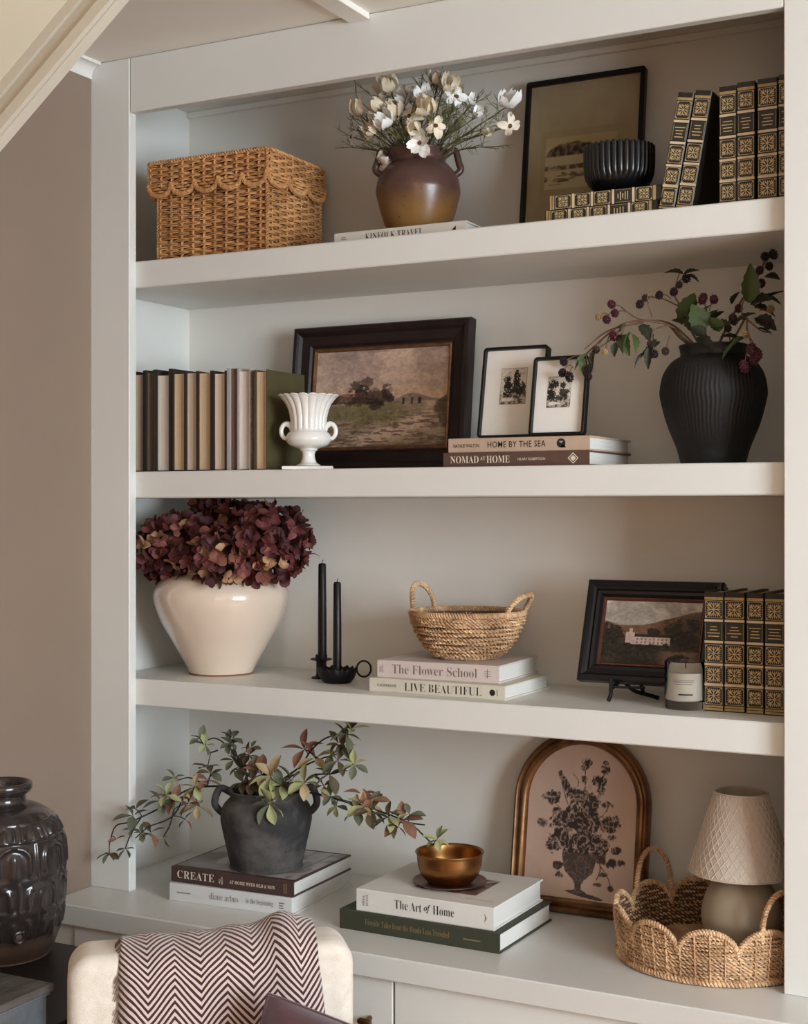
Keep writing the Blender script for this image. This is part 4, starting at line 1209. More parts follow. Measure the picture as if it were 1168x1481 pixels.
bramble('bramble branch rising to the shelf above on the left of the vase', [(1000, 480, .15), (985, 445, .15), (975, 425, .15), (982, 395, .15)],
    [(933, 431, .14, 2, .9, (950, 432, .145)), (953, 427, .145, 0, 1, (970, 432, .15)), (974, 422, .15, 0, 1, None), (982, 412, .15, 2, .85, None), (992, 403, .15, 0, 1.05, None)],
    [(988, 397, .15, 962, 388, .14, .02, 1, .2), (988, 398, .15, 1008, 386, .16, .016, 1, -.3), (990, 398, .15, 1012, 402, .15, .018, 1, .3), (985, 470, .14, 1003, 418, .12, .032, 0, -.5), (990, 468, .135, 972, 458, .12, .018, 0, .4), (1005, 470, .13, 1020, 435, .12, .036, 0, .4)], .0020,
    side=(((985, 445, .15), (958, 432, .146), (938, 430, .14)),))
bramble('bramble branch in the middle with maroon berries', [(1020, 485, .14), (1022, 455, .13), (1017, 432, .12)],
    [(1016, 432, .12, 1, 1.15, None), (1032, 433, .12, 1, 1.05, (1025, 450, .125))],
    [(1012, 480, .13, 1030, 440, .11, .036, 0, .2), (1002, 480, .13, 1000, 448, .115, .028, 1, -.2), (1008, 488, .11, 1030, 497, .085, .02, 1, .5), (1020, 470, .12, 1042, 445, .12, .022, 1, -.4), (1015, 478, .10, 1005, 440, .085, .038, 0, .7), (1030, 478, .11, 1050, 462, .09, .03, 1, .8), (1000, 470, .12, 985, 440, .10, .026, 0, -.6), (1040, 480, .10, 1028, 455, .085, .026, 0, .3), (1018, 485, .09, 1000, 470, .08, .022, 1, .9)], .0018)
bramble('bramble branch at the right with a broad upright leaf', [(1045, 485, .14), (1060, 455, .14), (1075, 430, .15), (1095, 400, .155), (1108, 375, .16)],
    [(1106, 371, .155, 0, 1.05, None), (1118, 368, .16, 0, 1.1, None), (1112, 385, .155, 0, .95, None), (1098, 391, .15, 2, 1, None), (1100, 410, .15, 1, 1.05, None), (1068, 446, .14, 1, 1, None), (1114, 447, .14, 3, .95, (1098, 450, .145)), (1110, 470, .13, 1, 1, (1090, 460, .14)), (1060, 462, .13, 2, 1.15, None)],
    [(1082, 438, .13, 1088, 384, .11, .030, 0, .5), (1098, 440, .15, 1128, 412, .15, .026, 1, .2), (1090, 445, .15, 1125, 450, .15, .030, 1, -.3), (1058, 440, .14, 1066, 418, .13, .014, 1, .2), (1100, 430, .15, 1130, 432, .15, .03, 1, .2), (1085, 440, .14, 1112, 425, .12, .03, 1, .8), (1062, 470, .11, 1086, 446, .10, .024, 1, .6), (1092, 460, .13, 1122, 470, .12, .028, 1, .7), (1105, 400, .15, 1126, 398, .14, .022, 1, .5)], .0024,
    side=(((1075, 430, .15), (1098, 446, .145), (1118, 452, .14)),))
bramble('bramble branch hanging over the right of the black vase', [(1060, 490, .12), (1078, 460, .10), (1080, 475, .08), (1085, 495, .065)],
    [(1087, 505, .06, 1, 1.3, None), (1095, 512, .062, 1, 1.2, None), (1076, 530, .055, 1, 1.25, (1082, 500, .065)), (1090, 520, .06, 1, 1.1, None), (1078, 483, .075, 3, .85, None), (1052, 475, .11, 2, .9, None)],
    [(1075, 490, .09, 1037, 508, .055, .030, 0, .3), (1070, 492, .09, 1045, 480, .09, .024, 1, .2), (1095, 475, .1, 1118, 478, .1, .012, 1, 0)], .0022,
    side=(((1078, 460, .10), (1100, 478, .105), (1115, 480, .11)), ((1075, 465, .1), (1072, 445, .12), (1080, 425, .13))))
# ================================================================== third shelf
CVM = M('cream_glazed_ceramic', (226, 205, 184), 0.16, 0.025, 6, 0.04, 12, coat=0.9)
_b = on(320, 978.5, ZS3); _v = Vector((_b.x - CAM.x, _b.y - CAM.y, 0)).normalized()
CVC = _b + _v * 0.060
cv = thing('cream_vase', 'large glossy cream vase holding dried hydrangeas on the third shelf', 'vase', CVC)
MB().lathe([(0.001, 0), (.058, 0), (.063, .002), (.066, .008), (.075, .025), (.098, .065), (.121, .105), (.1355, .145), (.1345, .168), (.122, .188), (.104, .198), (.094, .203), (.094, .210), (.090, .211), (.086, .205), (.10, .19), (.12, .16), (.09, .06), (.06, .012), (.001, .010)], 96, 110).build('body', CVM, cv, smooth=True, sharp=70)
MB().lathe([(.050, 0), (.0645, 0), (.0650, .0025), (.0640, .0035), (.050, .003)], 64, closed=True).build('foot_ring', M('unglazed_clay', (150, 98, 74), .8, .1, 30), cv, smooth=True)
# dried hydrangea heads: each head carries florets of four petals
HYC = [M('hydrangea_%d' % i, c, .7, .15, 70, .25, 200, rgb2=c2) for i, (c, c2) in enumerate((((100, 42, 40), (74, 30, 31)), ((122, 66, 60), (90, 46, 44)), ((80, 36, 36), (58, 26, 28)), ((166, 126, 92), (136, 94, 70)), ((140, 84, 68), (108, 58, 50)), ((108, 50, 48), (84, 36, 38)), ((182, 146, 106), (158, 116, 84))))]
HSTEM = M('hydrangea_stem', (92, 74, 48), .7, .15, 20)
def floret_mesh(seed):
    r_ = random.Random(seed); m = MB()
    for k in range(4):
        a = k * PI / 2 + r_.uniform(-.2, .2); L = .0145 * r_.uniform(.85, 1.2); W = .0150 * r_.uniform(.85, 1.15); curl = r_.uniform(-.9, 1.7); cup = r_.uniform(.0, .9)
        ca, sa = math.cos(a), math.sin(a); G = []
        for u in np.linspace(0, 1, 5):
            wd = W / 2 * (math.sin(PI * (u * .72 + .10)) ** .7)
            if u > .95: wd *= .55
            row = []
            for v in (-1, 0, 1):
                x = L * u * math.cos(curl * u * .8) + .0008; y = wd * v; z = L * u * math.sin(curl * u * .8) + cup * wd * abs(v)
                row.append((ca * x - sa * y, sa * x + ca * y, z))
            G.append(row)
        m.grid(np.array(G))
    m.lathe([(.0002, -.0006), (.0016, 0), (.0002, .0012)], 6)
    me = bpy.data.meshes.new('floret'); me.from_pydata(np.vstack(m.v).tolist(), [], m.f); me.polygons.foreach_set('use_smooth', np.ones(len(me.polygons), bool)); me.update()
    return me
FLM = [[floret_mesh(17 * i + j) for j in range(5)] for i in range(len(HYC))]
def hydrangea(c, R, n, label, weights, squash=.85):
    base = CVC + Vector(((c.x - CVC.x) * .3, (c.y - CVC.y) * .3, .17))
    t = thing('hydrangea_head', label, 'flower', base, group='dried hydrangea heads in the cream vase')
    hv = c - base
    MB().tube(catmull([(0, 0, 0), hv * .5 + Vector((0, 0, .01)), hv], 8), .003, 7).build('stem', HSTEM, t, smooth=True)
    ga = PI * (3 - math.sqrt(5))
    MB().lathe([(.0003, -R * .62 * squash), (R * .5, -R * .4 * squash), (R * .64, 0), (R * .46, R * .40 * squash), (.0003, R * .66 * squash)], 16, 12).build('flower_core', HYC[2], t, hv, smooth=True)
    for i in range(n):
        z = 1 - 2 * (i + .5) / n; r = math.sqrt(max(0, 1 - z * z)); a = ga * i + rnd.uniform(-.15, .15)
        nn = Vector((r * math.cos(a), r * math.sin(a), z))
        rr = R * rnd.uniform(.74, 1.02)
        p = Vector((nn.x * rr, nn.y * rr, nn.z * rr * squash))
        w_ = c + p
        if w_.y > YB - .014 or w_.x < XL + .014 or w_.z > 1.540 - .012: 
            p.y = min(p.y, YB - .014 - c.y); p.x = max(p.x, XL + .014 - c.x); p.z = min(p.z, 1.540 - .014 - c.z)
        ci = rnd.choices(range(7), weights)[0]
        dirn = (nn + Vector((rnd.uniform(-.7, .7), rnd.uniform(-.7, .7), rnd.uniform(-.5, .7)))).normalized()
        o = put('floret', FLM[ci][rnd.randint(0, 4)], HYC[ci], t, hv + p, (orient(dirn) @ Matrix.Rotation(rnd.uniform(0, 6), 3, 'Z')).to_euler())
        s = rnd.uniform(.95, 1.4); o.scale = (s, s, s)
W1, W2 = (5, 4, 5, 1.2, 3, 3, .7), (6, 3, 6, .6, 2, 4, .4)
hydrangea(at(260, 796, .128), .086, 150, 'dried burgundy hydrangea head at the left of the cream vase', W1)
hydrangea(at(322, 764, .190), .078, 90, 'dried hydrangea head at the back, brushing the shelf above', W1)
hydrangea(at(322, 806, .085), .062, 95, 'dried plum hydrangea head at the front, over the vase shoulder', (4, 4, 3, 2.2, 4, 3, 1.4))
hydrangea(at(386, 786, .138), .088, 150, 'dried dark burgundy hydrangea head at the right of the cream vase', W2)

# candle holders and candles
CBLK = M('black_wax', (19, 14, 15), 0.4, .15, 20, .1, 40, spec=.35)
h1p = at(487.5, 980, .150)
def candle(label, x, y, z, h, r):
    t = thing('taper_candle', label, 'candle', (x, y, z))
    MB().lathe([(.0003, 0), (r * 1.06, 0), (r * 1.04, h * .5), (r * .94, h - .003), (r * .7, h), (.0003, h + .0006)], 20).build('wax', CBLK, t, smooth=True)
    MB().tube(catmull([(0, 0, h), (.0004, 0, h + .004), (.0022, 0, h + .007)], 6), .0007, 5).build('wick', M('wick', (30, 26, 24), .8, .1), t, smooth=True)
hd = thing('chamber_candlestick', 'black iron candle dish with wavy rim and ring handle', 'candle holder', (h1p.x, h1p.y, ZS3))
def wave_rim(R, Z, TH):
    k = np.clip((Z - .016) / .010, 0, 1); return R * (1 + .03 * k * np.cos(TH * 16)), Z + .002 * k * np.cos(TH * 16)
MB().lathe([(.0003, 0), (.022, 0), (.029, .004), (.035, .014), (.037, .026), (.0355, .026), (.033, .014), (.027, .006), (.0003, .005)], 128, 30, wave_rim).build('dish', IRON, hd, smooth=True, sharp=60)
MB().lathe([(.0095, .004), (.0105, .004), (.0105, .020), (.0085, .020), (.0085, .006)], 24, closed=True).build('socket', IRON, hd, smooth=True)
dv = (CR + Vector((0, .0, 0))).normalized(); cen = dv * .0505 + Vector((0, 0, .026))
MB().tube([cen + dv * .0135 * math.cos(a) + Vector((0, 0, .0150 * math.sin(a))) for a in np.linspace(0, 2 * PI, 32, endpoint=False)], .0019, 8, closed=True).build('ring_handle', IRON, hd, smooth=True)
candle('black taper candle, shorter, in the dish with the ring handle', h1p.x, h1p.y, ZS3 + .0065, (h1p.z - h1p.z) + at(488, 841, .150).z - ZS3 - .0075, .0077)
h2p = at(464.5, 985, .195)
hs2 = thing('spool_candlestick', 'black spool candlestick with a flat disc, behind the dish', 'candle holder', (h2p.x, h2p.y, ZS3))
MB().lathe([(.0003, 0), (.019, 0), (.020, .0015), (.018, .003), (.011, .0045), (.010, .010), (.010, .032), (.0115, .0345), (.0205, .036), (.0215, .0372), (.0205, .0385), (.0115, .039), (.0115, .046), (.0085, .046), (.0085, .030), (.0003, .030)], 40).build('body', IRON, hs2, smooth=True)
candle('black taper candle, taller, in the spool candlestick', h2p.x + .002, h2p.y, ZS3 + .0305, at(467, 814, .195).z - ZS3 - .0315, .0081)

# two lying books with the small handled basket
lb = flat_book('cream hardback under the pale pink one, below the little basket', (0.494, 0.064, ZS3), 0.268, 0.195, 0.0250, M('cream_cloth', (214, 206, 188), .6, .03, 30, .1, 400), rotz=math.radians(-1.0))
spine_text(lb, 'CALDERONE', 0.016, 0.0105, 0.040, 0.0050, INKG, .0)
spine_text(lb, 'LIVE BEAUTIFUL', 0.072, 0.0055, 0.152, 0.0145, INKB, .016)
m = MB(); n = 20; cx, cz = .2445, .0125
m.add([(cx + .0055 * math.cos(2 * PI * i / n), -.0004, cz + .0055 * math.sin(2 * PI * i / n)) for i in range(n)], [tuple(range(n))])
m.build('printed_mark', INKB, lb)
MB().box(.2535, .2540, -.0005, 0, .007, .018).build('printed_mark', INKB, lb)
fs = flat_book('pale pink hardback directly under the little seagrass basket', (0.504, 0.075, ZS3 + .0251), 0.237, 0.190, 0.0315, M('pale_pink_cloth', (210, 194, 186), .6, .03, 30, .1, 400), rotz=math.radians(1.6))
spine_text(fs, 'The Flower School', 0.030, 0.0085, 0.166, 0.0165, INKG, .014)
text(plain('CALVERT'), .015, .003, INKG, fs, (.0120, -.0004, .009), Matrix(((0, -1, 0), (0, 0, -1), (1, 0, 0))).to_euler())
text(plain('CRARY'), .012, .003, INKG, fs, (.0075, -.0004, .009), Matrix(((0, -1, 0), (0, 0, -1), (1, 0, 0))).to_euler())
m = MB(); cx, cz = .216, .0165
for k in range(3):
    m.box(cx - .0065, cx + .0065, -.0005, 0, cz - .004 + k * .004 - .0003, cz - .004 + k * .004 + .0003)
m.box(cx - .0004, cx + .0004, -.0005, 0, cz - .008, cz + .008)
m.build('printed_mark', INKG, fs)

def rope_basket(m, cx, cy, prof, pitch_z, r, nst, amp, lay, seed=0):
    """rings of laid seagrass cord weaving past upright stakes; prof(v) -> (radius, z)"""
    rr = random.Random(seed)
    nz = max(2, int(prof['len'] / pitch_z)); out = []
    for j in range(nz):
        R, z = prof['f'](j / (nz - 1))
        n = nst * 5; th = np.linspace(0, 2 * PI, n, endpoint=False)
        off = amp * np.cos(th * nst / 2 + j * PI)
        zz = z + .0006 * np.sin(th * 5 + rr.uniform(0, 6)) + .0004 * np.sin(th * 11 + rr.uniform(0, 6))
        P = np.column_stack([cx + (R + off) * np.cos(th), cy + (R + off) * np.sin(th), zz])
        m.rope(P, r, lay, 2, 4, closed=True, step=lay / 4)
        out.append((R, z))
    return out
SB = at(676, 930, .182)
sb = thing('seagrass_basket', 'small round seagrass basket with two looped handles on lying books', 'basket', (SB.x, SB.y, ZS3 + .0568))
bp = [(.050, .004), (.066, .010), (.082, .028), (.094, .048), (.1015, .068), (.104, .080)]
BPC = catmull(bp, 60)
fprof = lambda v: tuple(BPC[min(59, int(v * 59))])
m = MB(); rope_basket(m, 0, 0, {'len': .095, 'f': fprof}, .0064, .0042, 28, .0016, .015, 5)
stuff(m.build('woven_side', SEAGRASS, sb, smooth=True))
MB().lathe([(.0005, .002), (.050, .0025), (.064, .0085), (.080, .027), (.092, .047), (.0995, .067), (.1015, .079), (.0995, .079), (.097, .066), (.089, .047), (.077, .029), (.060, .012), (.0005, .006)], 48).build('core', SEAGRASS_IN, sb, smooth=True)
m = MB(); th = np.linspace(0, 2 * PI, 120, endpoint=False)
m.rope(np.column_stack([.104 * np.cos(th), .104 * np.sin(th), np.full(120, .083)]), .0058, .010, 2, 6, closed=True)
m.build('rim', SEAGRASS, sb, smooth=True)
MB().rope(np.column_stack([.054 * np.cos(th), .054 * np.sin(th), np.full(120, .0045)]), .0045, .012, 3, 5, closed=True).build('base_ring', SEAGRASS, sb, smooth=True)
def basket_handle(t, R, z0, ang, span, height, lean, r, name='handle', mat=None, lay=.010):
    Q = []
    for u in np.linspace(0, PI, 30):
        a = ang - span * math.cos(u); h = height * math.sin(u) ** .85; rad = R + lean * math.sin(u)
        Q.append((rad * math.cos(a), rad * math.sin(a), z0 + h))
    MB().rope(Q, r * 1.05, lay * .95, 2, 6).build(name, mat or SEAGRASS, t, smooth=True)
basket_handle(sb, .103, .083, math.radians(172), .34, .050, .008, .0050)
basket_handle(sb, .103, .083, math.radians(-2), .36, .036, .020, .0050)

# picture on a small iron easel
EW, EH = 0.242, 0.182
ez = thing('easel_painting', 'black moulded frame with a villa under wooded hills, on an easel', 'picture', (0.864, 0.150, ZS3 + .029), (math.radians(-20), 0, 0))
of = rect_outline(EW, EH)
BLKF = M('black_lacquer', (17, 15, 17), .28, .1, 20)
frame_mesh(of, [(0, 0), (0, -.016), (.003, -.022), (.009, -.023), (.013, -.018), (.017, -.0165), (.021, -.019), (.026, -.018), (.031, -.011), (.031, 0)]).build('frame', BLKF, ez)
frame_mesh(of, [(.0305, 0), (.0305, -.0125), (.033, -.013), (.0355, -.008), (.0355, 0)]).build('copper_liner', M('copper_liner', (116, 68, 52), .4, .15, 50, metal=.5), ez)
def art_villa(U, V):
    v = VN(5); n1, n2, n3 = v.fbm(U, V, 5), v.fbm(U, V, 14), v.fbm(U, V, 36, 3)
    img = np.ones(U.shape + (3,)) * np.array([158, 150, 140.0])
    img = over(img, (206, 196, 184), sm(.35, .65, n1) * sm(.45, 1, V))
    ridge = .66 + .24 * sm(.35, 1.0, U) + .05 * (n1 - .5) - .05 * sm(.0, .2, U)
    hill = 1 - sm(-.01, .015, V - ridge)
    img = over(img, (112, 84, 66), hill)
    img = over(img, (146, 98, 70), hill * sm(.45, .65, n2) * sm(.3, .6, U) * (1 - sm(.75, .9, U)) * .7)
    img = over(img, (62, 50, 40), hill * sm(.55, .75, U + .1 * n1) * sm(.35, .55, n3) * .9 * (1 - sm(.7, .85, V)))
    img = over(img, (52, 44, 34), (1 - sm(.38, .46, V + .1 * (n2 - .5))) * 1.0)
    img = over(img, (128, 96, 82), (1 - sm(.20, .24, V)) * sm(.55, .7, U) * .75)
    bld = (U > .30) & (U < .70) & (V > .31) & (V < .43) | (U > .24) & (U < .33) & (V > .33) & (V < .50) | (U > .27) & (U < .31) & (V > .48) & (V < .56)
    img = over(img, (202, 178, 164), bld * .9)
    roof = (U > .33) & (U < .71) & (V > .43) & (V < .475 - .02 * np.abs(U - .5))
    img = over(img, (44, 38, 36), roof * .95)
    for k in range(8):
        for vv in (.345, .395):
            img = over(img, (110, 92, 84), ((np.abs(U - .365 - k * .043) < .009) & (np.abs(V - vv) < .014)) * .8)
    for (ux, vz, rx, rz) in ((.10, .46, .13, .20), (.04, .30, .14, .22), (.24, .20, .12, .12), (.42, .22, .10, .10), (.55, .25, .10, .09), (.52, .52, .07, .06), (.66, .30, .04, .06), (.85, .40, .14, .14), (.80, .10, .12, .10), (.35, .08, .2, .08), (.74, .55, .10, .16), (.92, .62, .08, .14)):
        dd = ((U - ux) / rx) ** 2 + ((V - vz) / rz) ** 2 + (n2 - .5) * 1.8 + (n3 - .5) * 1.4
        img = over(img, (40, 36, 28), (1 - sm(.5, 1.0, dd)) * (.75 + .25 * n3))
    return img + (n3[..., None] - .5) * 44
art_panel('painting', EW - .070, EH - .070, art_villa, 220, 160, ez, (.035, -.007, .035), .35)
backing(of, -.003, .006, -.001).build('backing_board', BLKF, ez)
es = thing('iron_easel', 'small black iron easel carrying the villa painting', 'easel', (0.934, 0.165, ZS3))
def leg(pts, r=.0032, name='leg'):
    MB().tube(catmull(pts, 16), np.linspace(r, r * 1.15, 16), 8).build(name, IRON, es, smooth=True)
leg([(-.003, -.0425, .040), (-.003, -.0425, .028), (-.004, -.041, .014), (-.006, -.047, .0035)])
leg([(.004, -.014, .040), (.022, .000, .018), (.048, .018, .008), (.060, .024, .0036)])
leg([(.012, .030, .10), (.012, .055, .05), (.012, .085, .0035)], name='rear_leg')
leg([(-.003, -.036, .024), (.006, .010, .045), (.012, .030, .10)], name='spine')
leg([(-.003, -.036, .0262), (.012, -.030, .0257), (.030, -.024, .0257), (.050, -.020, .0262)], .0020, 'ledge')

# scented candle in a glass tumbler
GL = NT('clear_glass'); GL.b.inputs['Base Color'].default_value = (1, 1, 1, 1); GL.b.inputs['Transmission Weight'].default_value = 1.0; GL.b.inputs['Roughness'].default_value = 0.02; GL.b.inputs['IOR'].default_value = 1.45
gp = at(991, 1000, .118)
gj = thing('glass_candle', 'cream wax candle in a clear glass tumbler before the painting', 'candle', (gp.x, gp.y, ZS3))
MB().lathe([(.0003, .0), (.0325, .0), (.0345, .003), (.0345, .078), (.0335, .0788), (.0326, .078), (.0326, .016), (.031, .0135), (.0003, .013)], 48).build('glass', GL.m, gj, smooth=True, sharp=50)
MB().lathe([(.0003, .0138), (.030, .0140), (.0322, .0165), (.0322, .0600), (.0312, .0592), (.006, .0588), (.0003, .059)], 40).build('wax', M('cream_wax', (236, 226, 206), .55, .02, 10), gj, smooth=True)
MB().tube([(0, 0, .058), (.0004, 0, .066)], .0009, 6).build('wick', _mats['wick'], gj)
lb_ = []
ringdir = Vector((CAM.x - gp.x, CAM.y - gp.y, 0)).normalized()
a0 = math.atan2(ringdir.y, ringdir.x)
def curved_text(s, w, h, z, mat, R, parent, da=0.0):
    o = text(s, w, h, mat, parent, (0, 0, 0), (0, 0, 0))
    me = o.data; n = len(me.vertices); co = np.zeros(n * 3); me.vertices.foreach_get('co', co); co = co.reshape(-1, 3)
    a = a0 + da + (co[:, 0] - w / 2) / R
    me.vertices.foreach_set('co', np.column_stack([R * np.cos(a), R * np.sin(a), z + co[:, 1]]).ravel()); me.update()
    return o
def curved_bar(w, h, z, mat, R, da):
    a = a0 + da + np.linspace(-w / 2, w / 2, 10) / R
    MB().grid(np.array([[(R * math.cos(t), R * math.sin(t), zz) for zz in (z, z + h)] for t in a])).build('fine_print', mat, gj)
for w_, h_, z_, m_ in ((.036, .0006, .0490, INKG), (.034, .0011, .0462, INKG), (.030, .0009, .0425, INKG), (.024, .0020, .0250, INKB)):
    curved_bar(w_, h_, z_, m_, .03475, -.10 if z_ > .03 else .0)

GB3 = 'gilt leather volumes on the third shelf'
for px0, px1, y, lab, wd in ((1018, 1045.5, .101, 'upright gilt leather book on the third shelf, next to the glass candle', (.49, .55, .93, .82)), (1047, 1076.5, .102, 'upright gilt leather book on the third shelf, second from the glass candle', (.47, .64, .94, .46)), (1079, 1104, .099, 'upright gilt leather book on the third shelf, third from the glass candle', (.97, .62, .75, .83)), (1105.5, 1134, .096, 'upright gilt leather book on the third shelf, against the right post', (.91, .69, .90, .95))):
    a, b = at(px0, 1000, y), at(px1, 1000, y)
    standing_gilt(a.x, y, ZS3, b.x - a.x, lab, wd, 0, GB3, .1945)
# ================================================================== the countertop
# left pair of books
db = flat_book('pale grey hardback at the bottom, under the dark brown one, left of counter', (0.105, -0.012, ZC), 0.262, 0.245, 0.0335, M('pale_grey_paper', (214, 212, 208), .5, .02, 20), rotz=math.radians(3.2))
spine_text(db, 'diane arbus', 0.088, 0.0125, 0.062, 0.0125, INKG, .014); spine_text(db, 'in the beginning', 0.166, 0.0115, 0.058, 0.0125, INKG, .014)
fine_print(db, 0.016, 0.0165, 0.030, (1,), INKG, h=.0018)
fine_print(db, 0.236, 0.021, 0.011, (1, .8, .9), INKG, .0045, .0020)
cb = flat_book('dark brown hardback with a grey photo cover under the charcoal pot', (0.102, -0.003, ZC + .0336), 0.266, 0.225, 0.0290, M('dark_brown_cloth', (72, 50, 46), .6, .05, 30, .1, 400), rotz=math.radians(2.0))
spine_text(cb, 'CREATE', 0.014, 0.0085, 0.082, 0.0145, INKW, .008, 1.08)
text(plain('ALI'), .009, .0038, INKW, cb, (.110, -.0004, .0075), UPWARD); text(plain('HEATH'), .0145, .0038, INKW, cb, (.1155, -.0004, .0065), UPWARD)
spine_text(cb, 'AT HOME WITH OLD & NEW', 0.130, 0.0105, 0.098, 0.0062, INKW, .0, 1.1)
[MB().box(x_, x_ + .0012, -.0005, 0, .0055, .0235).build('fine_print', M('ink_tan', (150, 116, 92), .6, 0), cb) for x_ in (.2465, .2505)]
def art_room(U, V):
    v = VN(41); n2 = v.fbm(U, V, 9); img = np.ones(U.shape + (3,)) * np.array([128, 122, 118.0])
    img = over(img, (178, 172, 166), sm(.5, .6, v.fbm(U, V * .4, 7)))
    img = over(img, (80, 74, 72), (np.abs(np.sin(U * 21)) < .12) * (V > .3) * .7)
    img = over(img, (60, 56, 56), ((U > .55) & (U < .85) & (V > .2) & (V < .5)) * .7)
    return img + (n2[..., None] - .5) * 40
o = art_panel('cover_print', .258, .205, art_room, 80, 64, cb, (.004, .012, .0293), .3); o.rotation_euler = (-PI / 2 + PI, 0, 0); o.rotation_euler = (-PI / 2, 0, 0)
o.location = (.004, .217, .0293); o.scale = (1, 1, 1)
o.rotation_euler = (-PI / 2, 0, 0); o.location = (.004, .012, .0293)

POTM = NT('charcoal_pottery')
vec = POTM.coord('Object'); nz = POTM.noise(vec, 16, 6, .65)
rp = POTM.n('ShaderNodeMapRange'); rp.inputs[1].default_value = .42; rp.inputs[2].default_value = .72; POTM.l(nz, rp.inputs[0])
POTM.l(POTM.mix(rp.outputs[0], lin((46, 44, 44)), lin((96, 90, 84))), POTM.b.inputs['Base Color']); POTM.b.inputs['Roughness'].default_value = .85
POTM.bump(POTM.noise(vec, 60, 5, .7), .5, .002); POTM = POTM.m
_b = on(385, 1264, ZC + .063); _v = Vector((_b.x - CAM.x, _b.y - CAM.y, 0)).normalized()
PC = _b + _v * .066
pot = thing('charcoal_pot', 'rough charcoal pot with two ear handles on the counter books', 'pot', PC)
MB().lathe([(.0005, 0), (.064, 0), (.068, .004), (.074, .030), (.083, .070), (.0865, .092), (.083, .112), (.074, .124), (.069, .129), (.069, .134), (.072, .141), (.074, .144), (.071, .146), (.066, .142), (.063, .130), (.07, .11), (.075, .08), (.06, .02), (.0005, .012)], 64, 80).build('body', POTM, pot, smooth=True, sharp=70)
ear(pot, .070, .138, .080, .098, .026, .0068, CR, POTM); ear(pot, .070, .136, .080, .096, .028, .0068, -CR, POTM)

# leafy branches in the charcoal pot
LFC = [M('sage_leaf', (170, 172, 124), .6, .15, 50, .2, 160, rgb2=(144, 146, 100)), M('rust_leaf', (142, 96, 76), .6, .15, 50, .2, 160, rgb2=(112, 80, 60)), M('grey_green_leaf', (98, 102, 78), .6, .15, 50, .2, 160), M('olive_brown_leaf', (98, 84, 60), .6, .2, 50, .2, 160), M('pale_rose_leaf', (186, 150, 118), .6, .15, 50, .2, 160, rgb2=(160, 152, 104))]
TWIG = M('dark_twig', (46, 38, 34), .7, .2, 30)
def whorl(t, p, axis, n, L, cols, spread=1.0):
    ax = Vector(axis).normalized(); R = orient(ax, rnd.uniform(0, 6))
    for i in range(n):
        a = 2 * PI * i / n + rnd.uniform(-.3, .3); el = rnd.uniform(.05, .7) / spread
        d_ = R @ Vector((math.cos(a) * math.cos(el), math.sin(a) * math.cos(el), math.sin(el)))
        l_ = L * rnd.uniform(.9, 1.35)
        leaf(t, Vector(p), d_, l_, l_ * .52, LFC[rnd.choice(cols)], rnd.uniform(-.6, .6), .2, .22, .0, 1.25)
def branch(label, path, whorls, side=(), r=.0021):
    base = PC + Vector((0, 0, .12))
    t = thing('leafy_branch', label, 'branch', base, group='leafy branches in the charcoal pot')
    P = catmull([Vector((0, 0, 0))] + [at(*p) - base for p in path], 34)
    MB().tube(P, np.linspace(r, r * .6, 34), 7).build('stem', TWIG, t, smooth=True)
    for sp in side:
        MB().tube(catmull([at(*p) - base for p in sp], 14), np.linspace(r * .8, r * .5, 14), 6).build('twig', TWIG, t, smooth=True)
    for (px, py, y, n, L, cols, ax) in whorls:
        c3 = at(px, py, y) - base
        tips = [Vector(q) for q in P] + [at(*p) - base for sp in side for p in sp]
        near = min(tips, key=lambda q_: (q_ - c3).length)
        if (near - c3).length > .004:
            MB().tube(catmull([near, (near + c3) / 2 + Vector((0, 0, .002)), c3], 6), .001, 5).build('petiole', TWIG, t, smooth=True)
        whorl(t, c3, ax, n, L, cols)
F_ = (.4, -.8, .45)
branch('long leafy branch sweeping left past the white post', [(342, 1142, .09), (310, 1137, .07), (270, 1143, .04), (232, 1168, .01), (190, 1188, -.02), (167, 1195, -.03), (158, 1222, -.035)],
    [(158, 1234, -.035, 5, .022, (2, 2, 3), (.3, -.5, -.7)), (168, 1214, -.03, 2, .020, (3, 1), (.3, -.6, .5)), (192, 1180, -.02, 4, .032, (2, 3), (.1, -.5, .9)), (196, 1170, -.02, 2, .026, (3, 1), (0, -.3, 1)), (232, 1158, .0, 5, .028, (2, 2, 0), F_), (240, 1150, .0, 5, .030, (0, 0, 1), F_), (252, 1156, .01, 6, .030, (1, 1, 3), F_), (272, 1162, .02, 4, .026, (1, 3), F_), (282, 1138, .03, 6, .028, (0, 0, 4), F_), (218, 1204, -.01, 4, .026, (1, 0, 3), F_), (205, 1205, -.02, 4, .018, (2,), F_), (182, 1228, -.03, 5, .018, (2, 2, 3), (.5, -.5, -.4)), (238, 1212, .0, 3, .018, (2, 0), (.5, -.5, -.5)), (252, 1125, .01, 4, .022, (0, 2), (0, -.4, .9)), (300, 1128, .05, 4, .028, (1, 4, 3), F_), (305, 1118, .05, 3, .022, (2, 3), (.3, -.3, .9)), (190, 1200, -.025, 4, .016, (2,), F_), (268, 1185, .02, 3, .02, (1, 3), (.7, -.5, -.1)), (285, 1165, .03, 5, .03, (0, 4), (.3, -.8, -.2))],
    side=(((270, 1143, .04), (250, 1180, .01), (215, 1196, -.01), (196, 1212, -.02)), ((300, 1137, .06), (275, 1125, .04), (258, 1128, .02)), ((205, 1180, -.015), (190, 1205, -.025), (182, 1224, -.03)), ((252, 1170, .01), (245, 1195, .0), (236, 1210, .0))))
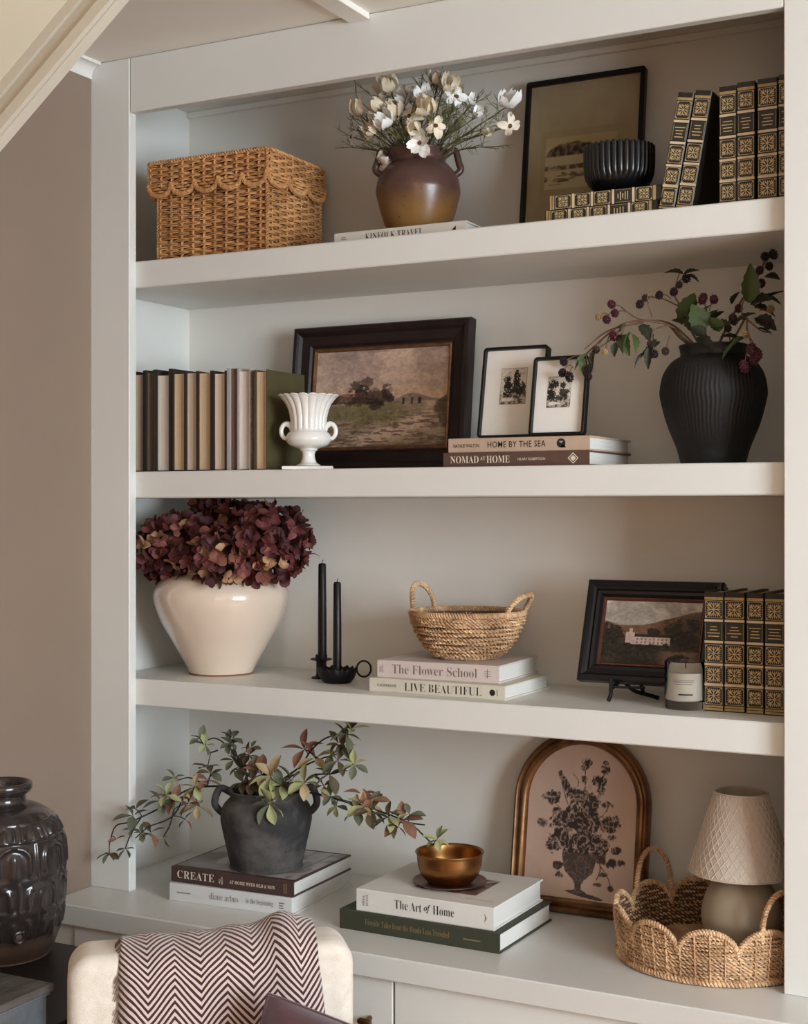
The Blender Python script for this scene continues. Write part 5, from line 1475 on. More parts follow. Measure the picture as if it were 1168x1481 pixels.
branch('leafy branch rising to the upper left above the pot', [(362, 1140, .10), (352, 1108, .09), (335, 1085, .08), (312, 1068, .07), (292, 1074, .06)],
    [(288, 1068, .06, 3, .024, (2, 2), (-.4, -.3, .8)), (297, 1078, .06, 5, .022, (2, 0), F_), (332, 1075, .08, 6, .022, (2, 2), F_), (337, 1068, .08, 4, .022, (2,), (.2, -.4, .9)), (338, 1100, .085, 5, .026, (1, 3, 2), F_), (360, 1092, .09, 6, .026, (3, 2), F_), (348, 1108, .08, 5, .026, (2, 3), F_), (363, 1082, .09, 4, .02, (1, 2, 3), (.5, -.5, .6)), (300, 1110, .06, 3, .026, (1, 2), (0, -.3, 1))],
    side=(((345, 1100, .088), (338, 1080, .085), (337, 1070, .08)), ((315, 1085, .07), (305, 1088, .065), (298, 1085, .06))))
branch('leafy branch rising to the upper right, highest of all', [(395, 1138, .09), (432, 1110, .08), (450, 1085, .07), (470, 1068, .065), (492, 1062, .06)],
    [(500, 1062, .06, 5, .032, (0, 0, 2), F_), (508, 1055, .06, 3, .026, (0,), (.3, -.4, .9)), (494, 1080, .06, 5, .030, (0, 3, 2), F_), (440, 1084, .075, 5, .032, (1, 1), F_), (456, 1096, .07, 4, .032, (1, 1, 4), F_), (488, 1100, .05, 5, .032, (0, 2, 3), F_), (512, 1106, .05, 6, .024, (2, 2, 0), F_), (476, 1120, .05, 5, .030, (3, 3, 2), F_), (488, 1074, .06, 3, .02, (3,), F_), (440, 1132, .05, 6, .030, (0, 0, 4), F_), (468, 1136, .05, 4, .024, (1, 3), F_)],
    side=(((430, 1112, .08), (462, 1098, .07), (490, 1090, .06)), ((455, 1120, .06), (485, 1118, .05), (508, 1107, .05))))
branch('long leafy branch drooping right to the brass bowl', [(405, 1150, .08), (445, 1146, .06), (490, 1156, .05), (540, 1170, .05), (590, 1190, .055), (612, 1208, .06), (626, 1222, .065)],
    [(632, 1214, .065, 6, .024, (0, 0), F_), (522, 1148, .05, 2, .030, (1,), (.1, -.2, 1)), (528, 1165, .045, 6, .030, (0, 4, 0), F_), (535, 1172, .045, 5, .030, (1, 3), F_), (562, 1182, .045, 6, .030, (0, 0, 2), F_), (582, 1186, .05, 5, .032, (3, 1, 1), F_), (478, 1152, .045, 5, .024, (2, 0), F_), (486, 1166, .045, 4, .022, (0, 2), (.2, -.6, -.6)), (540, 1158, .05, 4, .026, (1, 3), (.3, -.4, .8)), (575, 1195, .045, 3, .024, (3, 3), (.3, -.5, -.8)), (515, 1172, .045, 5, .028, (4, 2), F_), (592, 1178, .05, 3, .022, (2, 0), (.4, -.4, .8))],
    side=(((450, 1147, .06), (500, 1160, .055), (550, 1178, .05), (598, 1196, .055)), ((590, 1190, .055), (605, 1192, .055), (614, 1193, .055)),))
branch('short leafy sprig spilling over the rim of the charcoal pot', [(385, 1140, .05), (390, 1150, .02)],
    [(390, 1163, .012, 6, .032, (0, 0, 2), (.4, -.9, -.2)), (392, 1124, .05, 6, .038, (0, 4, 0), F_), (378, 1120, .06, 5, .034, (4, 3, 1), F_), (366, 1128, .06, 6, .034, (3, 3, 2), F_), (352, 1132, .06, 5, .028, (3, 2), F_), (408, 1136, .05, 5, .030, (2, 3, 0), F_), (422, 1128, .05, 5, .030, (2, 3), F_)])

# right pair of books, brass bowl on a saucer
gb = flat_book('dark green hardback under the white one, below the brass bowl', (0.478, -0.016, ZC), 0.310, 0.222, 0.0345, M('dark_green_cloth', (58, 60, 44), .65, .06, 40, .25, 500), rotz=math.radians(-1.2))
spine_text(gb, 'I’ve Never Taken the Roads Less Traveled'.replace('I’ve Never Taken', 'Fireside Tales from'), 0.052, 0.0130, 0.165, 0.0105, M('gold_ink', (150, 128, 88), .45, .1, 60, metal=.3), .004)
fine_print(gb, 0.243, 0.0150, 0.032, (1,), _mats['gold_ink'], h=.0022)
ab = flat_book('thick white hardback with a picture cover under the brass bowl', (0.511, -0.014, ZC + .0346), 0.264, 0.212, 0.0390, M('white_paper_cover', (224, 220, 212), .45, .02, 20), rotz=math.radians(-.6))
x_ = .076
for s_, w_, fn_ in (('The', .026, serif), ('Art', .022, serif), ('of', .013, italic), ('Home', .040, serif)):
    spine_text(ab, s_, x_, .0135, w_, .0150 if s_ != 'of' else .0150, INKB, .012 if s_ != 'of' else .0, fn=fn_); x_ += w_ + .0045
text(serif('SHEA'), .018, .0042, INKG, ab, (.0165, -.0004, .0105), Matrix(((0, -1, 0), (0, 0, -1), (1, 0, 0))).to_euler()).name = 'lettering'
text(serif('MCGEE'), .020, .0042, INKG, ab, (.0235, -.0004, .0105), Matrix(((0, -1, 0), (0, 0, -1), (1, 0, 0))).to_euler())
m = MB(); m.add([(.247, -.0004, .012), (.2515, -.0004, .020), (.247, -.0004, .028), (.2490, -.0004, .020)], [(0, 1, 3), (3, 1, 2)]); m.build('printed_mark', INKG, ab)
def art_cover(U, V):
    v = VN(51); img = np.ones(U.shape + (3,)) * np.array([140, 112, 98.0]); n2 = v.fbm(U, V, 8)
    img = over(img, (84, 62, 56), sm(.5, .62, n2)); img = over(img, (206, 186, 164), (np.abs(U - V) < .05) * .7)
    return img + (n2[..., None] - .5) * 30
o = art_panel('cover_print', .120, .105, art_cover, 40, 36, ab, (.085, .055, .0392), .35); o.rotation_euler = (-PI / 2, 0, 0)
text(serif('The Art of Home'), .080, .012, INKG, ab, (.055, .178, .0393), (0, 0, math.radians(0)), .012)
text(serif('SHEA MCGEE'), .055, .006, M('ink_sand', (176, 160, 138), .6, 0), ab, (.195, .030, .0393), (0, 0, PI / 2 * 0), .006)
BRASS = NT('brushed_brass')
vec = BRASS.coord('Object', (1, 1, 60)); nz = BRASS.noise(vec, 12, 3)
BRASS.l(BRASS.mix(nz, lin((176, 124, 70)), lin((140, 94, 54))), BRASS.b.inputs['Base Color']); BRASS.b.inputs['Metallic'].default_value = 1.0; BRASS.b.inputs['Roughness'].default_value = .33
BRASS.bump(nz, .08, .0005); BRASS = BRASS.m
ZT = ZC + .0346 + .0392
_b = on(650, 1292, ZT); _v = Vector((_b.x - CAM.x, _b.y - CAM.y, 0)).normalized(); SBC = _b + _v * .064
sc = thing('metal_saucer', 'dull copper saucer under the brass bowl', 'saucer', (SBC.x, SBC.y, ZT + .0003))
MB().lathe([(.0005, 0), (.040, 0), (.056, .002), (.065, .0055), (.0655, .0065), (.064, .0068), (.054, .0038), (.040, .0022), (.0005, .002)], 64, 40).build('dish', M('dull_copper', (122, 92, 78), .42, .1, 20, metal=.8), sc, smooth=True)
MB().tube([(.065 * math.cos(a), .065 * math.sin(a), .0064) for a in np.linspace(0, 2 * PI, 64, endpoint=False)], .0009, 6, closed=True).build('rolled_rim', _mats['dull_copper'], sc, smooth=True)
bb = thing('brass_bowl', 'round brushed brass bowl standing on the copper saucer', 'bowl', (SBC.x, SBC.y, ZT + .0026))
MB().lathe([(.0005, 0), (.032, 0), (.040, .003), (.050, .014), (.0565, .030), (.0585, .050), (.0595, .054), (.0575, .0545), (.0555, .050), (.053, .030), (.047, .016), (.036, .006), (.0005, .004)], 72, 60).build('body', BRASS, bb, smooth=True, sharp=70)
MB().tube([(.0598 * math.cos(a), .0598 * math.sin(a), .0545) for a in np.linspace(0, 2 * PI, 72, endpoint=False)], .0016, 8, closed=True).build('rolled_rim', BRASS, bb, smooth=True)

# arched frame with a flower engraving
AW, AH = 0.262, 0.330
af = thing('arched_frame', 'arched bronze gilt frame with an engraving of flowers in an urn', 'picture', (0.686, 0.262, ZC + .0003), (math.radians(-9.0), 0, 0))
of = arch_outline(AW, AH)
ABR = M('antique_bronze_gilt', (148, 106, 66), .36, .3, 18, .15, 60, metal=.7, rgb2=(92, 62, 40))
frame_mesh(of, [(0, 0), (0, -.014), (.002, -.019), (.006, -.021), (.0095, -.018), (.011, -.0145), (.013, -.0165), (.017, -.0165), (.020, -.012), (.0225, -.0105), (.025, -.010), (.0255, -.006), (.0255, 0)]).build('frame', ABR, af, smooth=True, sharp=50)
def art_urn(U, V):
    v = VN(61); n1, n2, n3 = v.fbm(U, V, 5), v.fbm(U, V, 16), v.fbm(U, V, 44, 3)
    img = np.ones(U.shape + (3,)) * np.array([196, 168, 150.0]); img += (n1[..., None] - .5) * 16
    ink = np.zeros_like(U)
    def blob(ux, vz, rx, rz, k=1.0, h=1.6):
        nonlocal ink
        dd = ((U - ux) / rx) ** 2 + ((V - vz) / rz) ** 2 + (n2 - .5) * h + (n3 - .5) * h
        ink = np.maximum(ink, (1 - sm(.55, 1.0, dd)) * k)
    def flower(ux, vz, r):
        nonlocal ink
        a = np.arctan2((V - vz) * 1.28, U - ux); rr = np.hypot(U - ux, (V - vz) * 1.28)
        pet = rr < r * (.86 + .10 * np.cos(a * 6 + ux * 20) + .25 * (n2 - .5))
        rings = .5 + .5 * np.cos(rr / r * 10 + a + 7 * (n2 - .5) + ux * 30)
        ink = np.where(pet, np.maximum(ink * .2, .30 + .70 * rings), ink)
    def stem(x0, z0, x1, z1, b=0.0, w=.0055):
        nonlocal ink
        t = np.clip((V - z0) / (z1 - z0 + 1e-9), 0, 1); xx = x0 + (x1 - x0) * t + b * np.sin(PI * t)
        ink = np.maximum(ink, ((np.abs(U - xx) < w) & (V > min(z0, z1)) & (V < max(z0, z1))) * .9)
    ridge = 1 - np.abs(v.fbm(U, V, 26, 3) - .5) * 4.5
    for (a, b, c, e, k) in ((.50, .45, .51, .84, .015), (.48, .45, .30, .76, -.02), (.52, .45, .69, .86, .03), (.45, .5, .22, .63, -.02), (.45, .72, .40, .80, .03), (.66, .14, .68, .26, .02), (.79, .11, .68, .24, .02), (.60, .5, .74, .62, .03)): stem(a, b, c, e, k, .005)
    for (a, b, c, e, k) in ((.52, .87, .058, .036, 1), (.50, .85, .04, .03, 1), (.51, .77, .03, .03, .9), (.69, .885, .03, .02, 1), (.69, .84, .05, .032, 1), (.645, .765, .068, .045, 1), (.66, .71, .04, .03, 1), (.225, .64, .085, .05, 1), (.72, .62, .06, .03, .9), (.745, .50, .10, .065, 1), (.31, .49, .11, .075, 1), (.25, .345, .075, .06, 1), (.51, .50, .19, .13, 1), (.56, .62, .12, .10, .95), (.45, .66, .08, .06, .9), (.51, .37, .24, .09, 1), (.66, .36, .11, .09, 1), (.34, .40, .10, .07, 1), (.15, .47, .05, .03, .8), (.82, .34, .055, .025, 1), (.79, .255, .05, .035, 1), (.875, .265, .04, .035, 1), (.70, .27, .05, .03, .9), (.72, .18, .04, .016, .9), (.675, .115, .04, .014, .9), (.787, .10, .03, .02, .9), (.32, .21, .06, .03, 1), (.325, .15, .04, .025, .95), (.78, .42, .05, .02, .9)): blob(a, b, c, e, k, 1.5)
    for k in range(9): blob(.285 + .014 * k, .80 - .0165 * k, .026 + .003 * k, .016, 1, .8)
    urn_half = np.interp(V, [.04, .058, .07, .10, .13, .18, .27, .30], [.075, .07, .03, .028, .05, .125, .155, .15])
    ub = (np.abs(U - .50) < urn_half) & (V > .04) & (V < .30)
    ink = np.where(ub, .85, ink)
    ink = np.maximum(ink, ((((U - .56) / .17) ** 2 + ((V - .045 + .10 * (U - .5)) / .014) ** 2) < 1) * .85)
    light = np.clip(sm(.62, .95, ridge) * .75 + sm(.62, .74, n3) * .5, 0, .8)
    light = np.where(V > .30, light, light * .35)
    ink = ink * (1 - light)
    return over(img, (58, 48, 44), np.clip(ink * 1.0, 0, 1))
def arch_clip(X, Z):
    w, h = AW - .046, AH - .046; cz = h - w / 2
    half = np.where(Z > cz, np.sqrt(np.clip((w / 2) ** 2 - (Z - cz) ** 2, 0, None)), w / 2)
    return w / 2 + np.clip(X - w / 2, -half, half), Z
art_panel('engraving', AW - .046, AH - .046, art_urn, 210, 280, af, (.023, -.0052, .023), .35, arch_clip)
backing(of, -.003, .006, -.001).build('backing_board', M('brown_board', (110, 84, 62), .8, .1, 20), af)

# scalloped seagrass tray with a lamp standing in it
TRC = Vector((1.108, .135, ZC)); TR = .163; NS = 11; TH0 = .086; PH0 = math.radians(-128)
tr = thing('scalloped_tray', 'round seagrass tray with scalloped rim and two handles on the counter', 'basket', TRC)
def rim_h(th):
    a = (th - PH0) * NS / (2 * PI); fz = a - np.floor(a)
    return .046 + .040 * np.sqrt(np.clip(1 - (2 * fz - 1) ** 2, 0, 1))
def tray_R(z): return TR - .008 + .010 * z / .085
m = MB(); rr_ = random.Random(9)
nst = NS * 4
pz = .0060
for j in range(14):
    z = .004 + j * pz
    n = NS * 40; th = np.linspace(0, 2 * PI, n, endpoint=False)
    R = tray_R(z) + .0010 * np.cos(th * nst / 2 + j * PI)
    ok = rim_h(th) > z + .003
    P = np.column_stack([R * np.cos(th), R * np.sin(th), z + .0006 * np.sin(th * 7 + j)])
    if ok.all():
        m.rope(P, .0037, .017, 2, 5, closed=True, step=.0034)
    else:
        k = np.where(~ok)[0][0]; idx = np.roll(np.arange(n), -k); run = []
        for i in idx:
            if ok[i]: run.append(P[i])
            else:
                if len(run) > 4: m.rope(run, .0034, .012, 2, 4, step=.003)
                run = []
        if len(run) > 4: m.rope(run, .0034, .012, 2, 4, step=.003)
stuff(m.build('woven_side', SEAGRASS, tr, smooth=True))
m = MB()
for i in range(nst):
    a = 2 * PI * (i + .5) / nst; h = float(rim_h(np.array([a]))[0])
    zz = np.linspace(.002, h, 44); R = np.array([tray_R(z) + .0028 + .0016 * math.cos(PI * (z - .004) / .0060 + PI * i) for z in zz])
    m.tube(np.column_stack([R * math.cos(a), R * math.sin(a), zz]), .0014, 5)
stuff(m.build('stakes', SEAGRASS, tr, smooth=True))
n = NS * 24; th = np.linspace(0, 2 * PI, n + 1); G = []
for ro in (-.0022, -.0012):
    G.append([((tray_R(float(h)) + ro) * math.cos(a), (tray_R(float(h)) + ro) * math.sin(a), max(.004, h - .002)) for a, h in zip(th, rim_h(th))])
    G.append([((tray_R(0) + ro) * math.cos(a), (tray_R(0) + ro) * math.sin(a), .003) for a in th])
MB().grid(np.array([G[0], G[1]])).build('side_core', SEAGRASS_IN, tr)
for i in range(NS):
    a_ = np.linspace(PH0 + 2 * PI * i / NS, PH0 + 2 * PI * (i + 1) / NS, 40)
    hh = rim_h(np.clip(a_, a_[0] + 1e-5, a_[-1] - 1e-5))
    P = np.column_stack([[(tray_R(float(h))) * math.cos(a) for a, h in zip(a_, hh)], [(tray_R(float(h))) * math.sin(a) for a, h in zip(a_, hh)], hh])
    MB().rope(P, .0050, .0095, 2, 6).build('scallop_edge', SEAGRASS, tr, smooth=True)
th = np.linspace(0, 2 * PI, 200, endpoint=False)
MB().rope(np.column_stack([(TR - .004) * np.cos(th), (TR - .004) * np.sin(th), np.full(200, .0058)]), .0056, .012, 2, 6, closed=True).build('base_ring', SEAGRASS, tr, smooth=True)
m = MB(); s = np.linspace(0, 1, 900); sp_r = .005 + (TR - .013) * s; sp_a = 2 * PI * 15 * s
m.tube(np.column_stack([sp_r * np.cos(sp_a), sp_r * np.sin(sp_a), np.full(900, .0052)]), .0050, 5)
stuff(m.build('woven_base', SEAGRASS, tr, smooth=True))
basket_handle(tr, TR, .070, math.radians(147), .235, .074, .000, .0047)
basket_handle(tr, TR, .070, math.radians(-36), .235, .074, .000, .0047)

LPC = at(1071.5, 1300, .118)
LM_ = M('putty_ceramic', (180, 164, 140), .55, .03, 8)
lp = thing('table_lamp', 'small round putty lamp with a quilted linen shade, in the tray', 'lamp', (LPC.x, LPC.y, ZC + .0105))
MB().lathe([(.0005, 0), (.034, 0), (.040, .003), (.054, .025), (.0625, .055), (.0635, .072), (.058, .098), (.045, .122), (.028, .138), (.018, .148), (.016, .160), (.0005, .160)], 64, 60).build('base', LM_, lp, smooth=True, sharp=70)
SHD = M('linen_shade', (200, 184, 168), .85, .05, 60, .5, 500)
sz0, sz1, sr0, sr1 = .140, .268, .0840, .0425
G = []
n = 72
m = MB()
m.lathe([(sr0, sz0), (sr1, sz1), (sr1 - .0015, sz1), (sr0 - .0015, sz0)], n, closed=True)
sh = m.build('shade', SHD, lp, smooth=True, sharp=50)
STC = M('shade_stitching', (212, 196, 180), .8, .03, 60)
m = MB()
for s_ in (-1, 1):
    for i in range(36):
        u = np.linspace(0, 1, 22); a = 2 * PI * i / 36 + s_ * u * 1.15
        R = sr0 + (sr1 - sr0) * u + .0004
        m.tube(np.column_stack([R * np.cos(a), R * np.sin(a), sz0 + (sz1 - sz0) * u]), .0006, 4)
stuff(m.build('stitching', STC, sh, smooth=True))
for R_, z_ in ((sr0, sz0), (sr1, sz1)):
    MB().tube([(R_ * math.cos(a), R_ * math.sin(a), z_) for a in np.linspace(0, 2 * PI, 60, endpoint=False)], .0016, 6, closed=True).build('shade_binding', SHD, sh, smooth=True)
MB().lathe([(.010, .158), (.012, .158), (.012, .190), (.010, .190)], 16, closed=True).build('lamp_holder', BLACKWOOD, lp, smooth=True)
MB().lathe([(.0005, .188), (.010, .190), (.020, .205), (.022, .220), (.014, .238), (.0005, .244)], 20, 14).build('bulb', M('frosted_bulb', (226, 222, 214), .3, 0), lp, smooth=True)
for a in (0, 2 * PI / 3, 4 * PI / 3):
    MB().tube([(.011 * math.cos(a), .011 * math.sin(a), .186), ((sr1 + .0035) * math.cos(a), (sr1 + .0035) * math.sin(a), sz1 - .022)], .001, 5).build('shade_spider', IRON, lp)
# ================================================================== foreground: desk, jar, box, chair, throw, cushion
ZD = 0.765
DESKM = M('black_desk_top', (30, 26, 25), .45, .1, 10, .1, 60, stretch=(1, 8, 1))
dk = thing('desk', 'black wooden desk in the left corner, carrying the dark glazed jar', 'desk', (0.12, -0.75, 0))
yb = on(120, 1369, ZD).y
MB().box(-0.09, 0.33, -1.25, yb, ZD - .030, ZD, .003).build('top', DESKM, dk, world=True)
MB().box(-0.06, 0.30, -1.22, yb - .03, ZD - .10, ZD - .030, .001).build('apron', DESKM, dk, world=True)
for x in (-.065, .305):
    for y in (-1.215, yb - .035):
        MB().box(x - .02, x + .02, y - .02, y + .02, 0, ZD - .030, .002).build('leg', DESKM, dk, world=True)

JRG = NT('black_brown_glaze')
vec = JRG.coord('Object'); sp = JRG.n('ShaderNodeSeparateXYZ'); JRG.l(vec, sp.inputs[0])
nz = JRG.noise(vec, 18, 5)
low = JRG.n('ShaderNodeMapRange'); low.inputs[1].default_value = .034; low.inputs[2].default_value = .048
JRG.l(JRG.math('ADD', sp.outputs[2], JRG.math('MULTIPLY', JRG.math('SUBTRACT', nz, .5), .02)), low.inputs[0])
c1 = JRG.mix(nz, lin((34, 30, 30)), lin((58, 48, 44)))
JRG.l(JRG.mix(low.outputs[0], lin((92, 74, 62)), c1), JRG.b.inputs['Base Color'])
JRG.l(JRG.math('MULTIPLY_ADD', low.outputs[0], -.42, .62), JRG.b.inputs['Roughness'])
JRG.b.inputs['Coat Weight'].default_value = .3
JRG.bump(JRG.noise(vec, 45, 4), .25, .002); JRG = JRG.m
_d = 2.42; _r = (3 - 584) / FPX * _d
JX, JY = CAM.x + _c * _r - _s * _d, CAM.y + _s * _r + _c * _d
jar = thing('glazed_jar', 'large black-brown glazed jar with carved arches on the desk', 'jar', (JX, JY, ZD))
def carve(R, Z, TH):
    out = np.zeros_like(R)
    for (z0, z1, n, ph) in ((.040, .088, 8, .3), (.092, .140, 8, .7), (.144, .205, 8, .3), (.208, .232, 12, .0)):
        v = (Z - z0) / (z1 - z0) * 2 - 1; a = TH * n / (2 * PI) + ph; u = (a - np.floor(a)) * 2 - 1
        ins = (np.abs(v) < 1)
        d1 = np.where(v < .15, np.abs(np.abs(u) / .64 - 1), np.abs(np.sqrt((u / .64) ** 2 + ((v - .15) / .62) ** 2) - 1))
        ridge = np.exp(-(d1 / .13) ** 2) * (v > -.75)
        bump = np.exp(-((u / (.13 + .10 * (1 - v) / 2)) ** 2)) * np.clip((.55 - v) / .3, 0, 1) * .85
        edge = np.exp(-((1 - np.abs(u)) / .07) ** 2) * .7
        out += np.where(ins, .0042 * (np.maximum(np.maximum(ridge, bump), edge) - .25) * np.clip((1 - np.abs(v)) / .08, 0, 1), 0)
    for zb in (.090, .142, .2065, .2335):
        out += .0022 * np.exp(-((Z - zb) / .0016) ** 2)
    return R + out, Z
MB().lathe([(.001, 0), (.072, 0), (.080, .006), (.094, .035), (.1035, .085), (.1060, .140), (.1045, .185), (.097, .215), (.080, .238), (.060, .250), (.044, .256), (.0400, .262), (.0405, .270), (.047, .275), (.0505, .281), (.0500, .288), (.0465, .291), (.0420, .289), (.0385, .280), (.0370, .262), (.060, .24), (.09, .19), (.09, .08), (.06, .02), (.001, .015)], 320, 260, carve).build('body', JRG, jar, smooth=True, sharp=80)
_ja = math.atan2(CAM.y - JY, CAM.x - JX) + .27
dv = Vector((math.cos(_ja), math.sin(_ja), 0)); tv = Vector((-dv.y, dv.x, 0))
MB().tube([dv * .1005 + tv * .0085 * math.cos(a) + Vector((0, 0, .052 + .0085 * math.sin(a))) for a in np.linspace(0, 2 * PI, 28, endpoint=False)], .0032, 8, closed=True).build('spout_ring', JRG, jar, smooth=True)
MB().lathe([(.0004, 0), (.007, 0), (.008, .006), (.0004, .007)], 16).build('spout_plug', JRG, jar, dv * .094 + Vector((0, 0, .052)), Vector(dv).to_track_quat('Z', 'Y').to_euler(), smooth=True)

# grey metal box with a lid, nearest the viewer on the desk
ZINC = M('zinc_grey_metal', (126, 132, 138), .42, .18, 16, .15, 60, metal=.55, rgb2=(92, 96, 100))
ZLID = M('weathered_grey_lid', (88, 82, 78), .6, .3, 10, .4, 40, stretch=(6, 1, 1))
c = on(79, 1421, ZD + .062)
zb_ = thing('metal_box', 'grey metal box with an overhanging lid in front of the dark jar', 'box', (c.x - .09, c.y - .11, ZD))
MB().box(-.082, .0825, -.102, .1025, 0, .050, .002).build('body', ZINC, zb_)
ld = MB().box(-.090, .090, -.110, .110, .050, .0615, .002).build('lid', ZLID, zb_)
MB().box(-.086, .086, -.106, .106, .0455, .050, .001).build('rim_bead', ZINC, zb_)

# upholstered chair
LINEN = M('cream_linen', (236, 226, 212), .9, .04, 60, .6, 700, rgb2=(224, 210, 192), sheen=.2)
WALNUT = M('chair_walnut', (78, 54, 40), .5, .2, 10, stretch=(1, 1, 8))
ZT_ = .880
cl, cr_ = on(97, 1386, ZT_), on(512, 1359, ZT_)
cw = (cr_ - cl).length; ca = math.atan2(cr_.y - cl.y, cr_.x - cl.x)
ch = thing('armless_chair', 'cream linen chair in front of the cabinets, throw over its back', 'chair', ((cl.x + cr_.x) / 2, (cl.y + cr_.y) / 2, 0), ca)
def pillow(w, h, d, n=5.0, nu=28, nv=28, e=.16):
    """rounded slab: superellipse outline, soft edges"""
    m = MB(); G = []
    for i in range(nu):
        a = 2 * PI * i / nu
        row = []
        for j in range(nv):
            b = -PI / 2 + PI * j / (nv - 1)
            cb, sb_ = math.cos(b), math.sin(b)
            f = lambda t, k: math.copysign(abs(t) ** k, t)
            row.append((w / 2 * f(math.cos(a), 2 / n) * f(cb, e * 2), d / 2 * f(sb_, e * 2 if n > 4 else .8), h / 2 * f(math.sin(a), 2 / n) * f(cb, e * 2)))
        G.append(row)
    m.grid(np.array(G), closed_u=True)
    return m
def soft_slab(w, h, d, r, seg=6):
    """box with rounded edges, grid based: x width, y depth, z height, base at z 0"""
    m = MB(); out = rect_outline(w, h, r * 1.6, 8); G = []
    for k in range(seg + 1):
        t = PI / 2 * k / seg; G.append([(x - w / 2, -d / 2 + r - r * math.sin(t), z) for x, z in out(r * (1 - math.cos(PI / 2 - t)) if 0 else r * (1 - math.cos(t)))])
    G = G[::-1]
    for k in range(seg + 1):
        t = PI / 2 * k / seg; G.append([(x - w / 2, d / 2 - r + r * math.sin(t), z) for x, z in out(r * (1 - math.cos(t)))])
    m.grid(np.array(G), closed_v=True)
    n = len(G[0]); m.f.append(tuple(range(n))); tot = len(G) * n; m.f.append(tuple(range(tot - n, tot))[::-1])
    return m
BT = .105
soft_slab(cw, .50, BT, .022).build('backrest', LINEN, ch, (0, BT / 2 - .01, ZT_ - .50), smooth=True, sharp=60)
soft_slab(cw, .12, .46, .030).build('seat', LINEN, ch, (0, -.26, .33), smooth=True, sharp=60)
for s in (-1, 1):
    for y in (-.44, .04):
        MB().box(s * (cw / 2 - .05) - .018, s * (cw / 2 - .05) + .018, y - .018, y + .018, 0, .335, .003).build('leg', WALNUT, ch)
# herringbone throw over the back of the chair
HB = NT('herringbone_wool')
uvn = HB.n('ShaderNodeAttribute'); uvn.attribute_name = 'UVMap'
uvn = HB.n('ShaderNodeUVMap'); sp = HB.n('ShaderNodeSeparateXYZ'); HB.l(uvn.outputs[0], sp.inputs[0])
colw = .0375
pp = HB.math('PINGPONG', sp.outputs[0], colw)
wob = HB.noise(HB.coord('Object'), 90, 2)
vv = HB.math('ADD', HB.math('ADD', sp.outputs[1], HB.math('MULTIPLY', pp, 1.15)), HB.math('MULTIPLY', wob, .0016))
st = HB.math('FRACT', HB.math('MULTIPLY', vv, 1 / .0112))
tri = HB.math('ABSOLUTE', HB.math('SUBTRACT', st, .5))
rp = HB.n('ShaderNodeMapRange'); rp.inputs[1].default_value = .225; rp.inputs[2].default_value = .275; HB.l(tri, rp.inputs[0])
fib = HB.noise(HB.coord('Object'), 420, 3)
HB.l(HB.mix(rp.outputs[0], HB.mix(fib, lin((70, 40, 44)), lin((44, 24, 28))), HB.mix(fib, lin((226, 204, 194)), lin((196, 172, 162)))), HB.b.inputs['Base Color'])
HB.b.inputs['Roughness'].default_value = .95; HB.b.inputs['Sheen Weight'].default_value = .25
HB.bump(HB.math('ADD', HB.math('MULTIPLY', tri, .6), fib), .5, .002)
tw = thing('throw_blanket', 'burgundy and cream herringbone throw draped over the chair back', 'blanket', ch.location, ca)
def lx(px): return (at(px, 1400, cl.y + (cr_.y - cl.y) * (px - 97) / 415) - cl).length
u0, u1 = lx(172) - cw / 2, lx(466) - cw / 2
nu, nv = 90, 80
G = np.zeros((nu, nv, 3)); UVc = np.zeros((nu, nv, 2))
front, back = .36, .22
yf, yk = -.01 - .010, BT - .01 + .010
top_r = (yk - yf) / 2
for i in range(nu):
    u = i / (nu - 1)
    hump = .003 + .008 * sm(.35, .75, u) * 1.0 + .016 * math.exp(-((u - .84) / .09) ** 2) - .010 * math.exp(-((u - .10) / .1) ** 2) * 0
    fold = .006 * math.sin(u * 9) + .003 * math.sin(u * 23)
    L = front + PI * top_r + back
    for j in range(nv):
        s = L * j / (nv - 1)
        if s < front:
            y, z = yf - .004 - fold * (1 - s / front) * .8 - .010 * math.exp(-((u - .84) / .09) ** 2), ZT_ - top_r * .55 - (front - s) * 1.0
            if front - s < .03: z += 0
        elif s < front + PI * top_r:
            a = (s - front) / top_r
            y, z = (yf + yk) / 2 - top_r * math.cos(a), ZT_ - top_r * .55 + (top_r * .62 + hump) * math.sin(a)
            y -= (.010 * math.exp(-((u - .84) / .09) ** 2) + .004) * max(0, math.cos(a))
        else:
            y, z = yk + .002 + fold, ZT_ - top_r * .55 - (s - front - PI * top_r)
        down = max(0, (front - s) / front)
        x = u0 + (u1 - u0) * u + .010 * down * (u - .3) - .012 * math.exp(-((u - 1) / .2) ** 2) * (1 - min(1, down * 3)) * 1.0
        if u < .06: y += .012 * (1 - u / .06) ** 2 * (1 if s < front else -1 if s > front + PI * top_r else math.cos((s - front) / top_r))
        if u > .95: y += .010 * ((u - .95) / .05) ** 2 * (1 if s < front else 0)
        G[i, j] = (x, y, z + .0015 * math.sin(u * 31 + s * 20)); UVc[i, j] = ((u1 - u0) * u + .02 * 0, s)
m = MB().grid(G)
me = bpy.data.meshes.new('cloth'); me.from_pydata(np.vstack(m.v).tolist(), [], m.f)
uvl = me.uv_layers.new(name='UVMap'); li = np.zeros(len(me.loops), int); me.loops.foreach_get('vertex_index', li)
uvl.data.foreach_set('uv', UVc.reshape(-1, 2)[li].ravel()); me.polygons.foreach_set('use_smooth', np.ones(len(me.polygons), bool)); me.update()
o = put('cloth', me, HB.m, tw)
sd = o.modifiers.new('thickness', 'SOLIDIFY'); sd.thickness = .005; sd.offset = 1
m = MB()
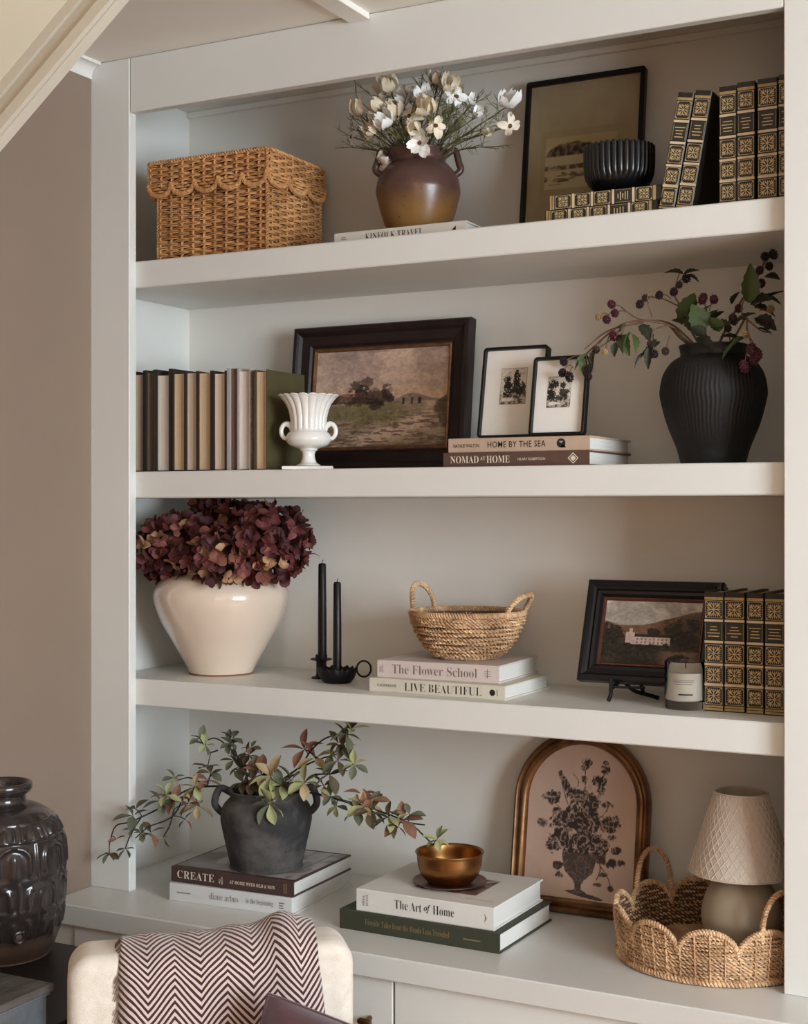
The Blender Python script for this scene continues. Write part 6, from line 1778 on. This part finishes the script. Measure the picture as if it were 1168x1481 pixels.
for k in range(40):
    s_ = .01 + k * .012
    j = min(nv - 1, int(s_ / (front + PI * top_r + back) * (nv - 1))); p = G[0, j]
    m.tube([p, p + np.array([-.006, -.003, -.004]), p + np.array([-.009, -.002, -.012])], .0011, 4)
stuff(m.build('fringe', M('throw_yarn', (150, 120, 116), .95, .3, 200), tw))

# velvet cushion leaning against the throw
VEL = M('burgundy_velvet', (78, 40, 44), .85, .12, 30, .2, 300, sheen=.6)
pk = at(388, 1437, cl.y + (cr_.y - cl.y) * .70 - .085)
cu_ = thing('velvet_cushion', 'burgundy velvet cushion on the chair, leaning on the throw', 'cushion', (pk.x + .10, pk.y - .03, .45))
m = MB(); G = []
n = 26
for sgn in (1, -1):
    G = []
    for i in range(n):
        row = []
        for j in range(n):
            a, b = i / (n - 1) * 2 - 1, j / (n - 1) * 2 - 1
            th_ = .045 * ((1 - a ** 4) * (1 - b ** 4)) ** .6
            pin = 1 - .07 * (1 - abs(a)) * abs(b) ** 2 - 0.0
            pin2 = 1 - .07 * (1 - abs(b)) * abs(a) ** 2
            row.append((.13 * a * pin2, sgn * -th_, .13 * b * pin))
        G.append(row)
    m.grid(np.array(G)[::sgn])
R_ = (Matrix.Rotation(ca, 3, 'Z') @ Matrix.Rotation(math.radians(-18), 3, 'X') @ Matrix.Rotation(math.radians(20), 3, 'Y'))
tipl = R_ @ Vector((-.13, 0, .13))
cu_.location = pk - tipl + Vector((0, 0, 0))
m.build('cover', VEL, cu_, rot=R_.to_euler(), smooth=True, sharp=80)
m = MB(); P = [(.13 * a * (1 - .07 * (1 - abs(b)) * a * a), 0, .13 * b * (1 - .07 * (1 - abs(a)) * b * b)) for a, b in [(t, -1) for t in np.linspace(-1, 1, 16)[:-1]] + [(1, t) for t in np.linspace(-1, 1, 16)[:-1]] + [(-t, 1) for t in np.linspace(-1, 1, 16)[:-1]] + [(-1, -t) for t in np.linspace(-1, 1, 16)[:-1]]]
m.tube(P, .0025, 6, closed=True).build('piping', VEL, cu_, rot=R_.to_euler(), smooth=True)
